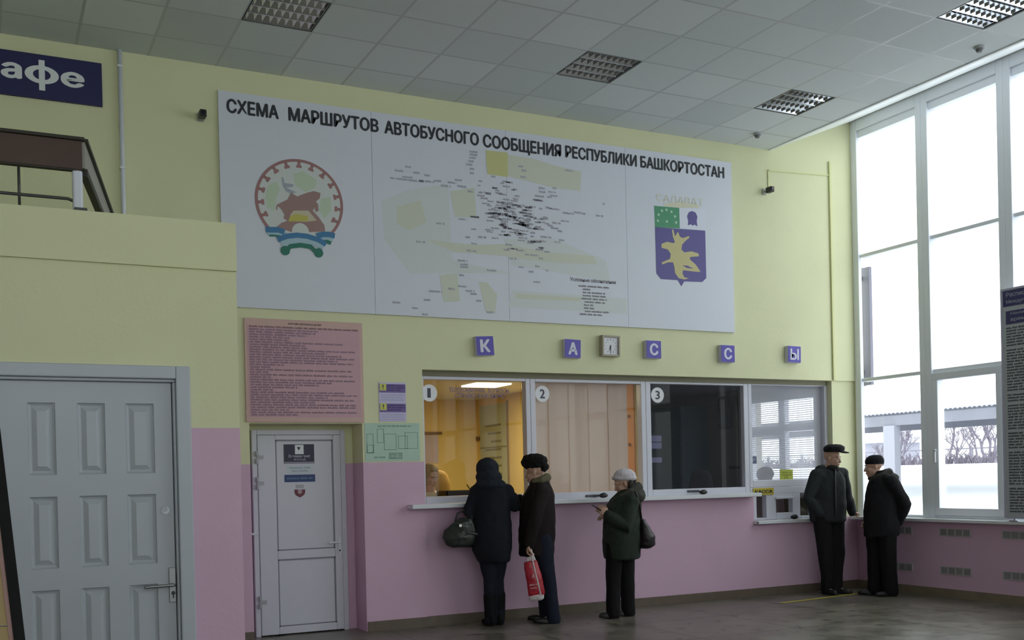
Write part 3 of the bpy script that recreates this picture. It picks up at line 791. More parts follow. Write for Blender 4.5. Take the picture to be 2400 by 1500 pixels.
# ---- letter boxes over the windows and the clock
def letter_box(ch, u0, u1, v0, v1, roll, lab, grp=None):
    xa, za = onwall(u0, v1, -.06); xb, zb = onwall(u1, v0, -.06)
    x, z = (xa + xb) / 2, (za + zb) / 2
    t = empty('letter_box', (x, 0, z), label=lab, cat='sign', group='letter boxes above the ticket windows')
    t.rotation_euler = (0, roll, 0)
    s = .101
    a = MB().box(-s, s, -.058, -.002, -s, s).build('box', mat('lilac_white_plastic', (.55, .55, .68), .4), t, bevel=.006)
    a = MB().box(-s + .004, s - .004, -.062, -.0585, -s + .004, s - .004).build('face', VIOLET, t)
    m_ = MB(); hw = .058 if ch != 'Ы' else .066
    put_text(m_, ch, -hw, hw, -.068, .068, -.0635, bold=.05 if ch != 'Ы' else .03)
    m_.build('letter', mat('letter_white', (.68, .68, .80), .4), t)
letter_box('К', 1117, 1157, 787, 834, -.06, 'blue letter box reading К, leftmost of the five above the ticket windows')
letter_box('А', 1323, 1362, 795, 839, .03, 'blue letter box reading А, left of the square clock')
letter_box('С', 1515, 1550, 797, 841, .0, 'paler blue letter box reading С, just right of the square clock')
letter_box('С', 1690, 1722, 808, 850, .0, 'dark blue letter box reading С, above ticket window 3')
letter_box('Ы', 1846, 1878, 810, 851, .02, 'blue letter box reading Ы, nearest the big windows')
xa, za = onwall(1410, 838, -.06); xb, zb = onwall(1453, 784, -.06)
ck = empty('wall_clock', ((xa + xb) / 2, 0, (za + zb) / 2), label='square wall clock in a pale brown frame between the letters', cat='clock')
ck.rotation_euler = (0, .02, 0)
s = .115
WOODC = mat('clock_frame_tan', (.36, .32, .25), .4, noise_amt=.15, noise_scale=20)
f = MB()
for a in ((-s, -s + .022, -s, s), (s - .022, s, -s, s), (-s + .022, s - .022, -s, -s + .022), (-s + .022, s - .022, s - .022, s)): f.box(a[0], a[1], -.075, -.002, a[2], a[3])
f.build('clock_frame', WOODC, ck, bevel=.004)
MB().box(-s + .022, s - .022, -.055, -.004, -s + .022, s - .022).build('dial', mat('clock_dial', (.66, .67, .72), .25), ck)
for k in range(12):
    f = MB(); a = 2 * PI * k / 12; r0, r1 = .062, .082
    c_, s_ = math.sin(a), math.cos(a)
    f.prism([(c_ * r0 - s_ * .003, s_ * r0 + c_ * .003), (c_ * r1 - s_ * .003, s_ * r1 + c_ * .003), (c_ * r1 + s_ * .003, s_ * r1 - c_ * .003), (c_ * r0 + s_ * .003, s_ * r0 - c_ * .003)], -.057, -.0552)
    f.build('hour_mark', mat('clock_mark', (.3, .3, .33), .5), ck)
for nm, a, ln, wd in (('minute_hand', PI, .085, .005), ('hour_hand', PI * 1.09, .06, .007)):
    c_, s_ = math.sin(a), math.cos(a)
    MB().prism([(-s_ * wd, c_ * wd), (c_ * ln, s_ * ln), (s_ * wd, -c_ * wd), (-c_ * .012, -s_ * .012)], -.061 if nm[0] == 'm' else -.059, -.058).build(nm, INK, ck)

# ---- notices
nb_ = wallthing('information_board', 2.53, 0, 2.065, 'large pink printed information board over the white service door', 'board')
put(MB().box(1.955, 3.108, -.02, -.002, 2.062, 3.037), 'panel', mat('salmon_board', (.60, .40, .36), .5, noise_amt=.04), nb_, bevel=.003)
put(MB().box(1.985, 3.075, -.0215, -.0202, 2.11, 2.97), 'print_ground', mat('pink_print_ground', (.56, .34, .39), .5, noise_amt=.04), nb_)
tx = MB(); rg = random.Random(11)
put_text(tx, 'ИНФОРМАЦИЯ', 2.37, 2.69, 2.985, 3.008, -.0225, bold=.03)
INKB = mat('brown_ink', (.22, .13, .12), .6)
glyph_row(tx, 2.0, 3.06, 2.952, .016, -.0225, rnd=rg)
put(tx, 'heading', INKB, nb_)
tx = MB()
ends = [.62, .60, .52, .36, .36, .86, .5, .52, .97, .70, .84, .96, .80, .95, .3, .18, .93, .16, .94, .18, .96, .74, .62, .42, .20, .86, .98, .70, .95, .58, .97, .96, .34, .98, .42]
pitch = .826 / len(ends)
for k, e in enumerate(ends):
    glyph_row(tx, 2.0, 2.0 + 1.06 * e, 2.925 - k * pitch, pitch * .70, -.0225, rnd=rg)
tag(put(tx, 'body_text', mat('mauve_ink', (.27, .165, .225), .6), nb_))

pn = wallthing('warning_notice', 3.41, 0, 2.075, 'violet and white notice with two yellow warning squares left of window 1', 'notice')
put(MB().box(3.268, 3.552, -.006, -.001, 2.072, 2.462), 'sheet', mat('notice_violet_white', (.55, .52, .74), .5), pn)
for z in (2.36, 2.165):
    put(MB().box(3.272, 3.548, -.0075, -.0062, z, z + .085), 'violet_band', mat('notice_violet', (.17, .11, .34), .5), pn)
    put(MB().box(3.278, 3.345, -.009, -.0076, z + .02, z + .088), 'yellow_square', mat('notice_yellow', (.60, .60, .12), .5), pn)
    t = MB(); put_text(t, '!', 3.305, 3.318, z + .034, z + .078, -.0095, bold=.03); t2 = t
    for k in range(3): glyph_row(t, 3.352, 3.54 - .04 * (k == 2), z + .062 - k * .022, .012, -.0085, rnd=random.Random(k))
    put(t, 'lettering', mat('notice_dark_ink', (.06, .04, .14), .6), pn)
    t = MB()
    for k in range(3): glyph_row(t, 3.29, 3.53, z - .03 - k * .024, .010, -.0068, rnd=random.Random(k + 9))
    put(t, 'small_print', mat('notice_pale_ink', (.42, .39, .60), .6), pn)

gp = wallthing('evacuation_plan', 3.4, 0, 1.68, 'pale green evacuation floor plan sheet left of window 1', 'plan')
put(MB().box(3.112, 3.69, -.004, -.001, 1.678, 2.056), 'sheet', mat('plan_green', (.44, .60, .50), .5, noise_amt=.05), gp)
t = MB()
def rectline(x0, x1, z0, z1, wd=.005):
    for a in ((x0, x1, z0, z0 + wd), (x0, x1, z1 - wd, z1), (x0, x0 + wd, z0, z1), (x1 - wd, x1, z0, z1)): t.box(a[0], a[1], -.0052, -.0042, a[2], a[3])
for r in ((3.13, 3.20, 1.76, 1.95), (3.13, 3.20, 1.76, 1.84), (3.24, 3.31, 1.86, 2.0), (3.31, 3.44, 1.79, 1.95), (3.46, 3.56, 1.80, 1.93), (3.53, 3.67, 1.80, 1.965), (3.36, 3.50, 1.70, 1.76)): rectline(*r)
for k in range(3): glyph_row(t, 3.36, 3.50, 1.705 + k * .018, .012, -.005, rnd=random.Random(k))
glyph_row(t, 3.2, 3.32, 1.71, .014, -.005, rnd=random.Random(4)); glyph_row(t, 3.25, 3.6, 2.02, .014, -.005, rnd=random.Random(8))
put(t, 'plan_lines', mat('plan_ink', (.20, .32, .27), .6), gp)

# stickers on the service door (its upper panel's face is at y = 0.275)
YS = .275
s1 = wallthing('door_notice', 2.525, YS, 1.675, 'navy notice with white pictogram at the top of the service door', 'notice')
put(MB().box(2.375, 2.677, YS - .004, YS - .0005, 1.672, 1.862), 'sheet', mat('dark_navy_print', (.018, .018, .05), .4), s1)
put(MB().box(2.485, 2.572, YS - .0055, YS - .0042, 1.765, 1.856), 'pictogram_square', PAPERW, s1)
put(MB().prism([(2.505, 1.83), (2.52, 1.838), (2.533, 1.83), (2.545, 1.835), (2.53, 1.815), (2.525, 1.80), (2.515, 1.815)], YS - .0065, YS - .0056), 'pictogram', INK, s1)
t = MB(); put_text(t, 'Внимание!', 2.42, 2.635, 1.732, 1.760, YS - .005, bold=.03); put(t, 'lettering', mat('grey_print', (.42, .42, .50), .5), s1); t = MB(); put_text(t, 'вход', 2.475, 2.59, 1.700, 1.722, YS - .005, bold=.01)
put(t, 'lettering', mat('grey_print', (.42, .42, .50), .5), s1)
put(MB().box(2.378, 2.674, YS - .0055, YS - .0042, 1.673, 1.69), 'lower_strip', mat('grey_lilac', (.28, .27, .33), .5), s1)
s2 = wallthing('door_plate', 2.525, YS, 1.49, 'blue strip sign under the navy notice on the service door', 'sign')
put(MB().box(2.376, 2.682, YS - .004, YS - .0005, 1.492, 1.564), 'plate', mat('deep_blue', (.015, .045, .16), .35), s2)
t = MB(); glyph_row(t, 2.40, 2.655, 1.520, .016, YS - .005, rnd=random.Random(2)); put(t, 'lettering', mat('plate_letters', (.12, .20, .34), .5), s2)
s3 = wallthing('door_paper', 2.525, YS, 1.57, 'small pale paper between the two blue signs on the service door', 'paper')
put(MB().box(2.40, 2.66, YS - .002, YS - .0004, 1.572, 1.655), 'sheet', mat('pale_paper', (.56, .62, .68), .6), s3)
t = MB(); glyph_row(t, 2.425, 2.635, 1.622, .018, YS - .003, rnd=random.Random(2)); glyph_row(t, 2.45, 2.61, 1.592, .018, YS - .003, rnd=random.Random(3)); put(t, 'lettering', mat('paper_ink', (.36, .40, .46), .6), s3)
s4 = wallthing('door_shield', 2.525, YS, 1.34, 'small dark red shield sticker on the service door', 'sticker')
put(MB().prism([(2.472, 1.418), (2.578, 1.418), (2.578, 1.385), (2.565, 1.362), (2.525, 1.338), (2.485, 1.362), (2.472, 1.385)], YS - .003, YS - .0004), 'shield', mat('dark_red_print', (.15, .03, .05), .5), s4)
put(MB().prism([(2.505, 1.417), (2.545, 1.417), (2.545, 1.385), (2.525, 1.372), (2.505, 1.385)], YS - .004, YS - .0032), 'shield_field', mat('dusty_rose', (.45, .32, .36), .5), s4)
put(MB().box(2.485, 2.565, YS - .002, YS - .0004, 1.43, 1.465), 'caption', mat('grey_caption', (.40, .40, .43), .5), s4)

# ---- ticket counters, slots, speakers
SILLM = mat('counter_white', (.70, .71, .75), .3, noise_amt=.03)
tc = wallthing('ticket_counter', 5.7, -.05, 1.2, 'long white ledge running under ticket windows 1 to 3', 'counter')
put(MB().box(3.545, 7.945, -.14, .035, 1.195, 1.24).box(3.74, 7.945, .03, .10, 1.195, 1.228), 'ledge', SILLM, tc, bevel=.006)
tc2 = wallthing('cash_counter', 8.55, -.05, .86, 'short low white ledge under the barred-off last cash window', 'counter')
tc2['label'] = 'short low white ledge under the yellow cash sign, behind the man in flat cap'
put(MB().box(7.955, 9.20, -.06, .10, .862, .903), 'ledge', SILLM, tc2, bevel=.006)
put(MB().cyl((7.952, -.045, .880), (7.9545, -.045, .880), .010), 'end_hole', BLACK, tc2)
def slot(u, v, lab):
    x, z = onwall(u, v, .095)
    t = wallthing('card_slot', x, .1, z, lab, 'slot')
    put(MB().box(x - .085, x + .085, .086, .0995, z - .012, z + .012), 'slot_frame', mat('slot_dark', (.03, .03, .04), .35), t, bevel=.004)
    put(MB().box(x - .07, x + .07, .083, .0858, z - .004, z + .004), 'slot_mouth', mat('slot_grey', (.10, .10, .13), .3), t)
slot(1388, 1162, 'dark narrow slot in the white rail under the beige blind window')
slot(1625, 1151, 'dark narrow slot in the white rail under the dark window')
def speaker(x, y, z, lab):
    t = wallthing('counter_microphone', x, y, z, lab, 'microphone')
    put(MB().blob((x, y, z + .026), (.055, .035, .026)), 'body', BLACK, t, smooth=True)
    put(MB().blob((x, y - .012, z + .045), (.03, .018, .012)), 'grille', mat('dark_grille', (.05, .05, .06), .6), t, smooth=True)
x, z = onwall(1414, 1153, .0); speaker(x, .0, 1.24, 'black oval counter microphone under window 2, beside the white hat')
x, z = onwall(1648, 1142, .0); speaker(x, .0, 1.24, 'black oval counter microphone under window 3')
x, z = onwall(1862, 1214, -.02); speaker(x, -.02, .903, 'black oval microphone on the low ledge under the yellow sign')

def number_sticker(ch, u, v, wpx, lab):
    x, z = onwall(u, v, GT - .004); r = .088
    t = wallthing('number_sticker', x, GT - .002, z, lab, 'sticker', 'round number stickers on the ticket windows')
    o = MB().prism(circ(0, 0, r, 40), -.003, -.0005).build('disc', PAPERW, t)
    m_ = MB(); put_text(m_, ch, -.022 if ch == '1' else -.032, .016 if ch == '1' else .032, -.05, .05, -.004, bold=.03)
    m_.build('digit', mat('digit_dark', (.05, .05, .08), .5), t)
number_sticker('1', 1006, 921, 30, 'round white sticker with number 1 on the yellow lit window')
number_sticker('2', 1271, 923, 30, 'round white sticker with number 2 on the beige blind window')
number_sticker('3', 1541, 926, 30, 'round white sticker with number 3 on the dark window')
lt = wallthing('window_lettering', 4.45, GT, 2.36, 'violet two-line lettering stuck across the top of window 1', 'lettering')
t = MB()
xa, za = onwall(1052, 919, GT); xb, zb = onwall(1192, 909, GT)
put_text(t, 'ТЕЛЕКОММУНИК. ВОПРОСЫ', xa, xb, za, za + .05, GT - .003, bold=.02)
xa, za = onwall(1066, 932, GT); xb, zb = onwall(1182, 924, GT)
put_text(t, 'СПРАВОЧНОЕ БЮРО', xa, xb, za, za + .05, GT - .003, bold=.02)
put(t, 'letters', mat('violet_letters', (.17, .12, .27), .5), lt)
ks = wallthing('cash_sign', 8.0, .09, 1.26, 'yellow sign with black letters under the last cash window', 'sign')
xa, za = onwall(1766, 1159, .09); xb, zb = onwall(1813, 1143, .09)
put(MB().box(xa, xb, .088, .0995, za - .01, zb), 'plate', mat('sign_yellow', (.50, .40, .03), .5), ks)
t = MB(); put_text(t, 'КАССА', xa + .02, xb - .02, za + .012, zb - .022, .086, bold=.05); put(t, 'letters', INK, ks)
yn = wallthing('yellow_notice', 8.5, GT, 1.32, 'square yellow-green notice on the glass of the last cash window', 'notice')
xa, za = onwall(1829, 1132, GT - .003); xb, zb = onwall(1858, 1100, GT - .003)
put(MB().box(xa, xb, GT - .004, GT - .001, za, zb), 'sheet', mat('lime_paper', (.40, .44, .05), .6), yn)
t = MB()
for k in range(2): glyph_row(t, xa + .02, xb - .02, zb - .045 - k * .028, .016, GT - .005, rnd=random.Random(k))
put_text(t, '15', xa + .07, xb - .07, za + .02, za + .09, GT - .005, bold=.02)
put(t, 'print', mat('olive_ink', (.26, .28, .02), .6), yn)
bs = wallthing('blue_sticker', 8.05, GT, 1.72, 'small blue-grey sticker at the left edge of the last cash window', 'sticker')
xa, za = onwall(1759, 1087, GT - .003); xb, zb = onwall(1773, 1069, GT - .003)
put(MB().box(xa, xb, GT - .004, GT - .001, za, zb), 'sheet', mat('sticker_blue_grey', (.10, .12, .20), .5), bs)
put(MB().prism([(xa + .02, za + .02), (xa + .06, za + .05), (xb - .02, zb - .02), (xa + .05, zb - .03)], GT - .0055, GT - .0042), 'emblem', mat('sticker_pale', (.4, .42, .5), .5), bs)

# ---- warm-air grilles in the window breast wall
def grille(y0, z0, lab):
    t = empty('air_grille', (XR, y0 - .21, z0), label=lab, cat='vent', group='air grilles under the windows')
    W_ = .42; H_ = .09
    f = MB()
    for k in range(5): f.box(-.012, -.001, -W_ / 2 + k * W_ / 4 - .006, -W_ / 2 + k * W_ / 4 + .006, 0, H_)
    f.box(-.012, -.001, -W_ / 2, W_ / 2, 0, .009).box(-.012, -.001, -W_ / 2, W_ / 2, H_ - .009, H_)
    f.build('grille_frame', mat('grille_grey', (.46, .45, .46), .5), t)
    f = MB()
    for k in range(6): f.box(-.008, -.003, -W_ / 2, W_ / 2, .012 + k * .012, .017 + k * .012)
    f.build('louvres', mat('grille_louvre', (.36, .35, .36), .5), t)
    MB().box(-.003, -.0008, -W_ / 2, W_ / 2, 0, H_).build('backing', mat('grille_backing', (.20, .20, .205), .6), t)
for k, nm in enumerate(('behind the man in black beanie', 'under the opening sash', 'at the right edge of the picture')):
    y = -.44 - .835 * k
    nm2 = ('right behind the man in black beanie', 'below the opening sash of the window', 'below the timetable board')[k]
    grille(y, .70, 'upper grey air grille in the pink wall ' + nm2)
    grille(y, .262, 'lower grey air grille in the pink wall ' + nm2)

# ---- timetable board hung in front of the glazing
tb = empty('timetable_board', (9.42, -2.9, .93), label='tall grey timetable board with navy heading hung before the windows', cat='board')
yb0, yb1 = -3.45, -2.272
XB = 9.45
TB = MB().box(XB, XB + .02, yb0, yb1, .95, 3.34); put(TB, 'panel', mat('timetable_ground', (.42, .45, .47), .5), tb)
fr = MB().box(XB - .006, XB + .024, yb1, yb1 + .022, .93, 3.36).box(XB - .006, XB + .024, yb0 - .022, yb0, .93, 3.36).box(XB - .006, XB + .024, yb0, yb1, .93, .95).box(XB - .006, XB + .024, yb0, yb1, 3.34, 3.36)
put(fr, 'board_frame', mat('lilac_aluminium', (.45, .44, .55), .35), tb)
put(MB().box(XB + .02, XB + .10, -2.36, -2.34, .905, 1.0).box(XB + .02, XB + .10, -3.37, -3.35, .905, 1.0).box(XB - .0, XB + .1, -2.4, -2.3, .902, .912).box(XB, XB + .1, -3.41, -3.31, .902, .912), 'foot_bracket', STEEL, tb)
hd = MB().box(XB - .004, XB, yb0 + .01, yb1 - .01, 3.17, 3.335).box(XB - .004, XB, yb0 + .01, yb1 - .04, 2.98, 3.12)
put(hd, 'heading_strip', mat('heading_navy', (.035, .03, .13), .45), tb)
to = lambda X, Z: (XB - .0055, -X, Z)
t = MB(); put_text(t, 'Расписание движения автобусов', -yb1 + .05, -yb0 - .05, 3.255, 3.315, 0, bold=.02, to=to)
put(t, 'heading_letters', mat('heading_letters', (.36, .36, .46), .5), tb); t = MB(); put_text(t, 'Междугородные маршруты автовокзал', -yb1 + .05, -yb0 - .05, 3.19, 3.235, 0, bold=.02, to=to)
put(t, 'heading_letters', mat('heading_letters', (.36, .36, .46), .5), tb); t = MB(); put_text(t, 'Наименование маршрута', -yb1 + .10, -yb0 - .3, 3.07, 3.105, 0, bold=.02, to=to)
put(t, 'heading_letters', mat('heading_letters', (.36, .36, .46), .5), tb); t = MB(); put_text(t, 'время отправления', -yb1 + .10, -yb0 - .4, 3.0, 3.04, 0, bold=.02, to=to)
put(t, 'heading_letters', mat('heading_letters', (.36, .36, .46), .5), tb)
t = MB(); rg = random.Random(21)
k = 0; zz = 2.93
to2 = lambda X, Z: (XB - .001, -X, Z)
while zz > .98:
    glyph_row(t, -yb1 + .04, -yb1 + .70, zz, .018, 0, to=to2, rnd=rg)
    glyph_row(t, -yb1 + .76, -yb0 - .05, zz, .018, 0, to=to2, word=(4, 4), rnd=rg)
    zz -= .030; k += 1
    if k in (7, 22, 25, 34, 40, 52): zz -= .022
put(t, 'timetable_lines', mat('timetable_ink', (.05, .055, .07), .6), tb)

# ---- yellow tactile strip on the floor, smoke detectors
ys = empty('floor_strip', (8.5, -.55, 0), label='worn yellow marking strip on the floor by the two men', cat='floor marking')
b = MB(); A = Vector((7.75, -.66, 0)); B_ = Vector((9.2, -.48, 0))
dv = (B_ - A); nn = Vector((-dv.y, dv.x, 0)).normalized() * .035
for k in range(24):
    p = A + dv * (k / 24); q = A + dv * ((k + .8) / 24)
    b.quad(p - nn + Vector((0, 0, .003)), q - nn + Vector((0, 0, .003)), q + nn + Vector((0, 0, .003)), p + nn + Vector((0, 0, .003)))
put(b, 'strip', mat('worn_yellow_tape', (.52, .46, .06), .6, noise_amt=.4, noise_scale=30), ys)
for (x, y), lab in (((7.751, -.425), 'small smoke detector on the ceiling above the right camera'), ((8.046, -3.186), 'small smoke detector on the ceiling near the big windows')):
    t = empty('smoke_detector', (x, y, CEIL), label=lab, cat='detector')
    MB().tube([(0, 0, -.001), (0, 0, -.02)], [.05, .045], 24, caps=False).build('base', mat('detector_grey', (.40, .42, .43), .5), t, smooth=False)
    MB().tube([(0, 0, -.021), (0, 0, -.05)], [.035, .022], 20, caps=False).build('sensor', mat('detector_dark', (.15, .16, .16), .5), t)

# ---- recessed louvre lights
def louvre_light():
    t = empty('ceiling_light', (0, 0, CEIL))
    h = .09; s = .292
    b = MB()
    b.box(-s, s, -s, s, h, h + .01)
    for a in ((-s, -s + .006, -s, s), (s - .006, s, -s, s), (-s + .006, s - .006, -s, -s + .006), (-s + .006, s - .006, s - .006, s)): b.box(a[0], a[1], a[2], a[3], .0, h)
    b.build('housing', mat('fitting_white', (.16, .17, .17), .4), t)
    b = MB()
    for k in range(5):                                   # long V-shaped reflectors between the tubes
        y = -s + .008 + k * (2 * s - .016) / 4
        for q in ((-1, 1) if 0 < k < 4 else ((1,) if k == 0 else (-1,))):
            pr = [(.003, .004), (.024, .025), (.046, .047)]
            for (d0, z0), (d1, z1) in zip(pr, pr[1:]):
                b.quad((-s + .008, y + q * d0, z0), (s - .008, y + q * d0, z0), (s - .008, y + q * d1, z1), (-s + .008, y + q * d1, z1))
        b.quad((-s + .008, y - .003, .004), (s - .008, y - .003, .004), (s - .008, y + .003, .004), (-s + .008, y + .003, .004))
    b.build('reflector', mat('louvre_mirror', (.80, .82, .86), .13, metal=1.0), t)
    b = MB()
    for k in range(9):
        x = -s + .03 + k * (2 * s - .06) / 8
        for q in range(4):
            y0 = -s + .008 + q * (2 * s - .016) / 4 + .006; y1 = y0 + (2 * s - .016) / 4 - .012
            b.box(x - .0012, x + .0012, y0, y1, .008, .040)
    b.build('cross_blades', mat('louvre_mirror', (.80, .82, .86), .13, metal=1.0), t)
    for q in range(4):
        y = -s + .008 + (q + .5) * (2 * s - .016) / 4
        MB().cyl((-s + .02, y, .068), (s - .02, y, .068), .013, 12).build('tube', mat('unlit_tube', (.45, .46, .46), .3), t, smooth=True)
    return t
def copy_tree(o, parent=None):
    c = o.copy(); COL.objects.link(c); c.parent = parent
    for ch in list(o.children): copy_tree(ch, c)
    return c
LL = {(2, 1): 'dim square ceiling light, leftmost, above the map board title', (7, 1): 'dark square ceiling light above the middle of the map board',
      (11, 1): 'square ceiling light with bright silver louvres near the window wall', (11, 5): 'square ceiling light at the top right corner of the view'}
first = louvre_light()
for n_, (k, r) in enumerate(LIGHTS):
    if (k, r) not in LL:                                  # plain ceiling where nothing of the fitting is in view
        x0, y0 = GX0 + TILE * k, -(GY0 + TILE * r)
        continue
    o = first if n_ == 0 else copy_tree(first)
    o.location = (GX0 + TILE * (k + .5), -(GY0 + TILE * (r + .5)), CEIL)
    tag(o, LL[(k, r)], 'ceiling light', 'recessed louvre lights in the tiled ceiling')
# ================================================================== BALCONY RAIL, STAND, OFFICE THINGS
rl = empty('balcony_railing', (-2.0, -3.43, 3.05), label='dark brown wooden balcony railing with thin metal rods above the parapet', cat='railing')
RW = mat('dark_brown_wood', (.055, .022, .010), .45, noise_amt=.35, noise_scale=6)
RWD = mat('black_brown_wood', (.018, .013, .006), .5)
YR = -3.42
put(MB().box(XL + .02, .300, YR - .012, YR + .012, 3.305, 3.47), 'rail_board', RW, rl)
put(MB().box(XL + .02, .315, YR - .03, YR + .03, 3.468, 3.488).box(XL + .02, .27, YR - .018, YR + .018, 3.293, 3.306), 'hand_rail', RWD, rl, bevel=.004)
M = Matrix.Translation((.305, YR, 0)) @ Matrix.Rotation(-math.radians(10.6), 4, 'Z')
put(MB().box(-.012, .012, .0, 2.9, 3.318, 3.468, M), 'return_board', mat('lit_rail_panel', (.30, .29, .25), .5, noise_amt=.1), rl)  # grey colour stands in for light on this board's face
put(MB().box(-.03, .03, .0, 2.9, 3.466, 3.486, M).box(-.02, .02, .03, 2.9, 3.28, 3.322, M), 'return_rail', RWD, rl)
g = MB()
for x in (-.031, -.75, -1.47, -2.2, -2.9): g.cyl((x, YR, 3.05), (x, YR, 3.305), .008, 10)
put(g, 'baluster', DARKMETAL, rl, smooth=True)
put(MB().tube([(XL + .02, YR, 3.135), (.22, YR, 3.135), (.29, YR + .02, 3.115)], .009, 10), 'lower_rod', DARKMETAL, rl, smooth=True)
put(MB().box(.245, .300, YR - .02, YR + .03, 3.05, 3.30), 'corner_post', mat('lilac_white_pipe', (.66, .68, .76), .35), rl, bevel=.012)
put(MB().box(.25, .32, YR - .03, YR + .04, 3.05, 3.085), 'post_foot', DARKMETAL, rl, bevel=.005)

st = empty('display_stand', (-.5, -6.55, 0), label='leaning tan wooden display stand with black edge at the left foreground', cat='stand')
YS_ = -6.58
fe = lambda z: -.148 + (1.057 - z) * .0836            # sloping right edge
def strip(x_off0, x_off1, y0, y1, z0, z1):
    m_ = MB(); m_.prism([(fe(z0) + x_off0, z0), (fe(z0) + x_off1, z0), (fe(z1) + x_off1, z1), (fe(z1) + x_off0, z1)], y0, y1); return m_
put(strip(-.030, 0, YS_ - .012, YS_ + .03, 0, 1.95), 'edge_frame', mat('black_edge', (.008, .008, .008), .8, spec=.2), st)
put(strip(-.041, -.030, YS_ - .006, YS_ + .025, 0, 1.95), 'inner_moulding', mat('pinkish_wood', (.30, .17, .15), .5, noise_amt=.2), st)
TAN = mat('tan_plywood', (.34, .24, .10), .55, noise_amt=.2, noise_scale=5)
for z0, z1 in ((0.0, 1.098), (1.102, 1.5), (1.504, 1.95)):
    put(strip(-.85, -.041, YS_, YS_ + .02, z0, z1), 'plywood_panel', TAN, st)
put(strip(-.88, -.85, YS_ - .012, YS_ + .03, 0, 1.95), 'edge_frame', mat('black_edge', (.008, .008, .008), .8, spec=.2), st)
put(MB().box(-.9, -.1, YS_ + .03, YS_ + .35, 0, .04), 'foot', mat('black_edge', (.008, .008, .008), .8, spec=.2), st)

# office desk and its things
dk = empty('office_desk', (4.3, .6, 0), label='long desk inside the yellow office right behind window 1', cat='desk')
put(MB().box(3.76, 6.48, .36, .78, 1.16, 1.20), 'desk_top', mat('brown_desk', (.20, .12, .06), .45, noise_amt=.2), dk)
put(MB().box(3.78, 3.82, .38, .76, 0, 1.16).box(6.40, 6.44, .38, .76, 0, 1.16).box(3.82, 6.40, .38, .40, .5, 1.16), 'desk_panel', mat('brown_desk', (.20, .12, .06), .45), dk)
bx = empty('document_tray', (4.4, .66, 1.2), label='black tray with papers on the desk behind window 1', cat='tray')
put(MB().box(4.17, 4.66, .46, .74, 1.202, 1.215).box(4.17, 4.66, .46, .47, 1.215, 1.355).box(4.17, 4.18, .46, .74, 1.215, 1.355).box(4.65, 4.66, .46, .74, 1.215, 1.34).box(4.17, 4.66, .73, .74, 1.215, 1.36), 'tray', mat('tray_black', (.02, .015, .012), .5), bx)
put(MB().box(4.2, 4.62, .49, .71, 1.216, 1.33), 'papers', mat('paper_stack', (.45, .40, .32), .7, noise_amt=.2, noise_scale=30), bx)
pn_ = empty('pen', (4.55, .7, 1.36), label='dark pen standing up in the black tray behind window 1', cat='pen')
put(MB().cyl((4.54, .62, 1.332), (4.47, .60, 1.42), .006, 10), 'barrel', BLACK, pn_)
po = empty('wall_poster', (6.49, 4.1, 1.0), label='tall pale green poster on the yellow wall behind window 1', cat='poster')
put(MB().box(6.495, 6.503, 3.66, 4.58, 1.0, 2.57), 'sheet', mat('poster_green', (.50, .56, .42), .6, noise_amt=.1, noise_scale=3), po)
t = MB()
for k in range(9): t.box(6.493, 6.4945, 3.85, 4.4 - .1 * (k % 3), 2.25 - k * .12, 2.28 - k * .12)
t.box(6.4915, 6.4949, 3.66, 4.58, 1.93, 1.95); put(t, 'print', mat('poster_ink', (.26, .26, .18), .6), po)
put(MB().box(6.488, 6.503, 3.62, 3.66, .98, 2.6), 'poster_edge', mat('poster_rail', (.25, .17, .06), .5), po)
hk = empty('wall_hook', (6.49, 4.83, 2.1), label='small brown hook rail on the yellow wall left of the green poster', cat='hook')
hk.location = (6.49, 4.62, 2.1); put(MB().box(6.47, 6.504, 4.60, 4.68, 2.06, 2.12), 'rail', mat('hook_brown', (.20, .11, .04), .5), hk)
pp_ = empty('wall_paper', (5.2, 4.69, 1.8), label='lilac paper notices on the back wall at the left of window 1', cat='notice')
x0_, z1_ = onwall(992, 1020, 4.69); x1_, z0_ = onwall(1028, 1085, 4.69)
put(MB().box(x0_, x1_, 4.685, 4.698, z0_, z1_), 'sheet', mat('lilac_paper', (.50, .42, .50), .6, noise_amt=.15, noise_scale=6), pp_)
put(MB().box(x0_, x1_ + .06, 4.67, 4.698, z1_ + .01, z1_ + .05), 'shelf_edge', mat('hook_brown', (.20, .11, .04), .5), pp_)
def office_chair(x, y, ztop, lab, col):
    t = empty('office_chair', (x, y, 0), label=lab, cat='chair')
    b_ = MB(); b_.rings([(0, 0, ztop - .5, .15, .03), (0, 0, ztop - .4, .19, .04), (0, 0, ztop - .18, .185, .04), (0, 0, ztop - .06, .15, .035), (0, 0, ztop - .015, .10, .03), (0, 0, ztop, .05, .02)], 24)
    b_.build('backrest', mat(lab[:12], col, .7), t, smooth=True)
    MB().rings([(0, .25, ztop - .66, .22, .21), (0, .25, ztop - .62, .24, .23), (0, .25, ztop - .57, .23, .22)], 24).build('seat', mat(lab[:12], col, .7), t, smooth=True)
    MB().cyl((0, .25, .08), (0, .25, ztop - .66), .03).box(-.02, .02, .02, .06, ztop - .62, ztop - .4).box(-.02, .02, .02, .3, ztop - .66, ztop - .63).build('column', BLACK, t)
    f = MB()
    for k in range(5):
        a = 2 * PI * k / 5; f.tube([(0, .25, .09), (.28 * math.cos(a), .25 + .28 * math.sin(a), .05)], .02, 8); f.blob((.28 * math.cos(a), .25 + .28 * math.sin(a), .026), (.026, .026, .026))
    f.build('base', BLACK, t)
office_chair(4.82, 2.3, 1.60, 'brown rounded chair back standing deep inside the yellow office', (.30, .19, .05))
office_chair(7.86, .92, 1.53, 'black rounded chair back behind the dark window 3', (.012, .012, .014))

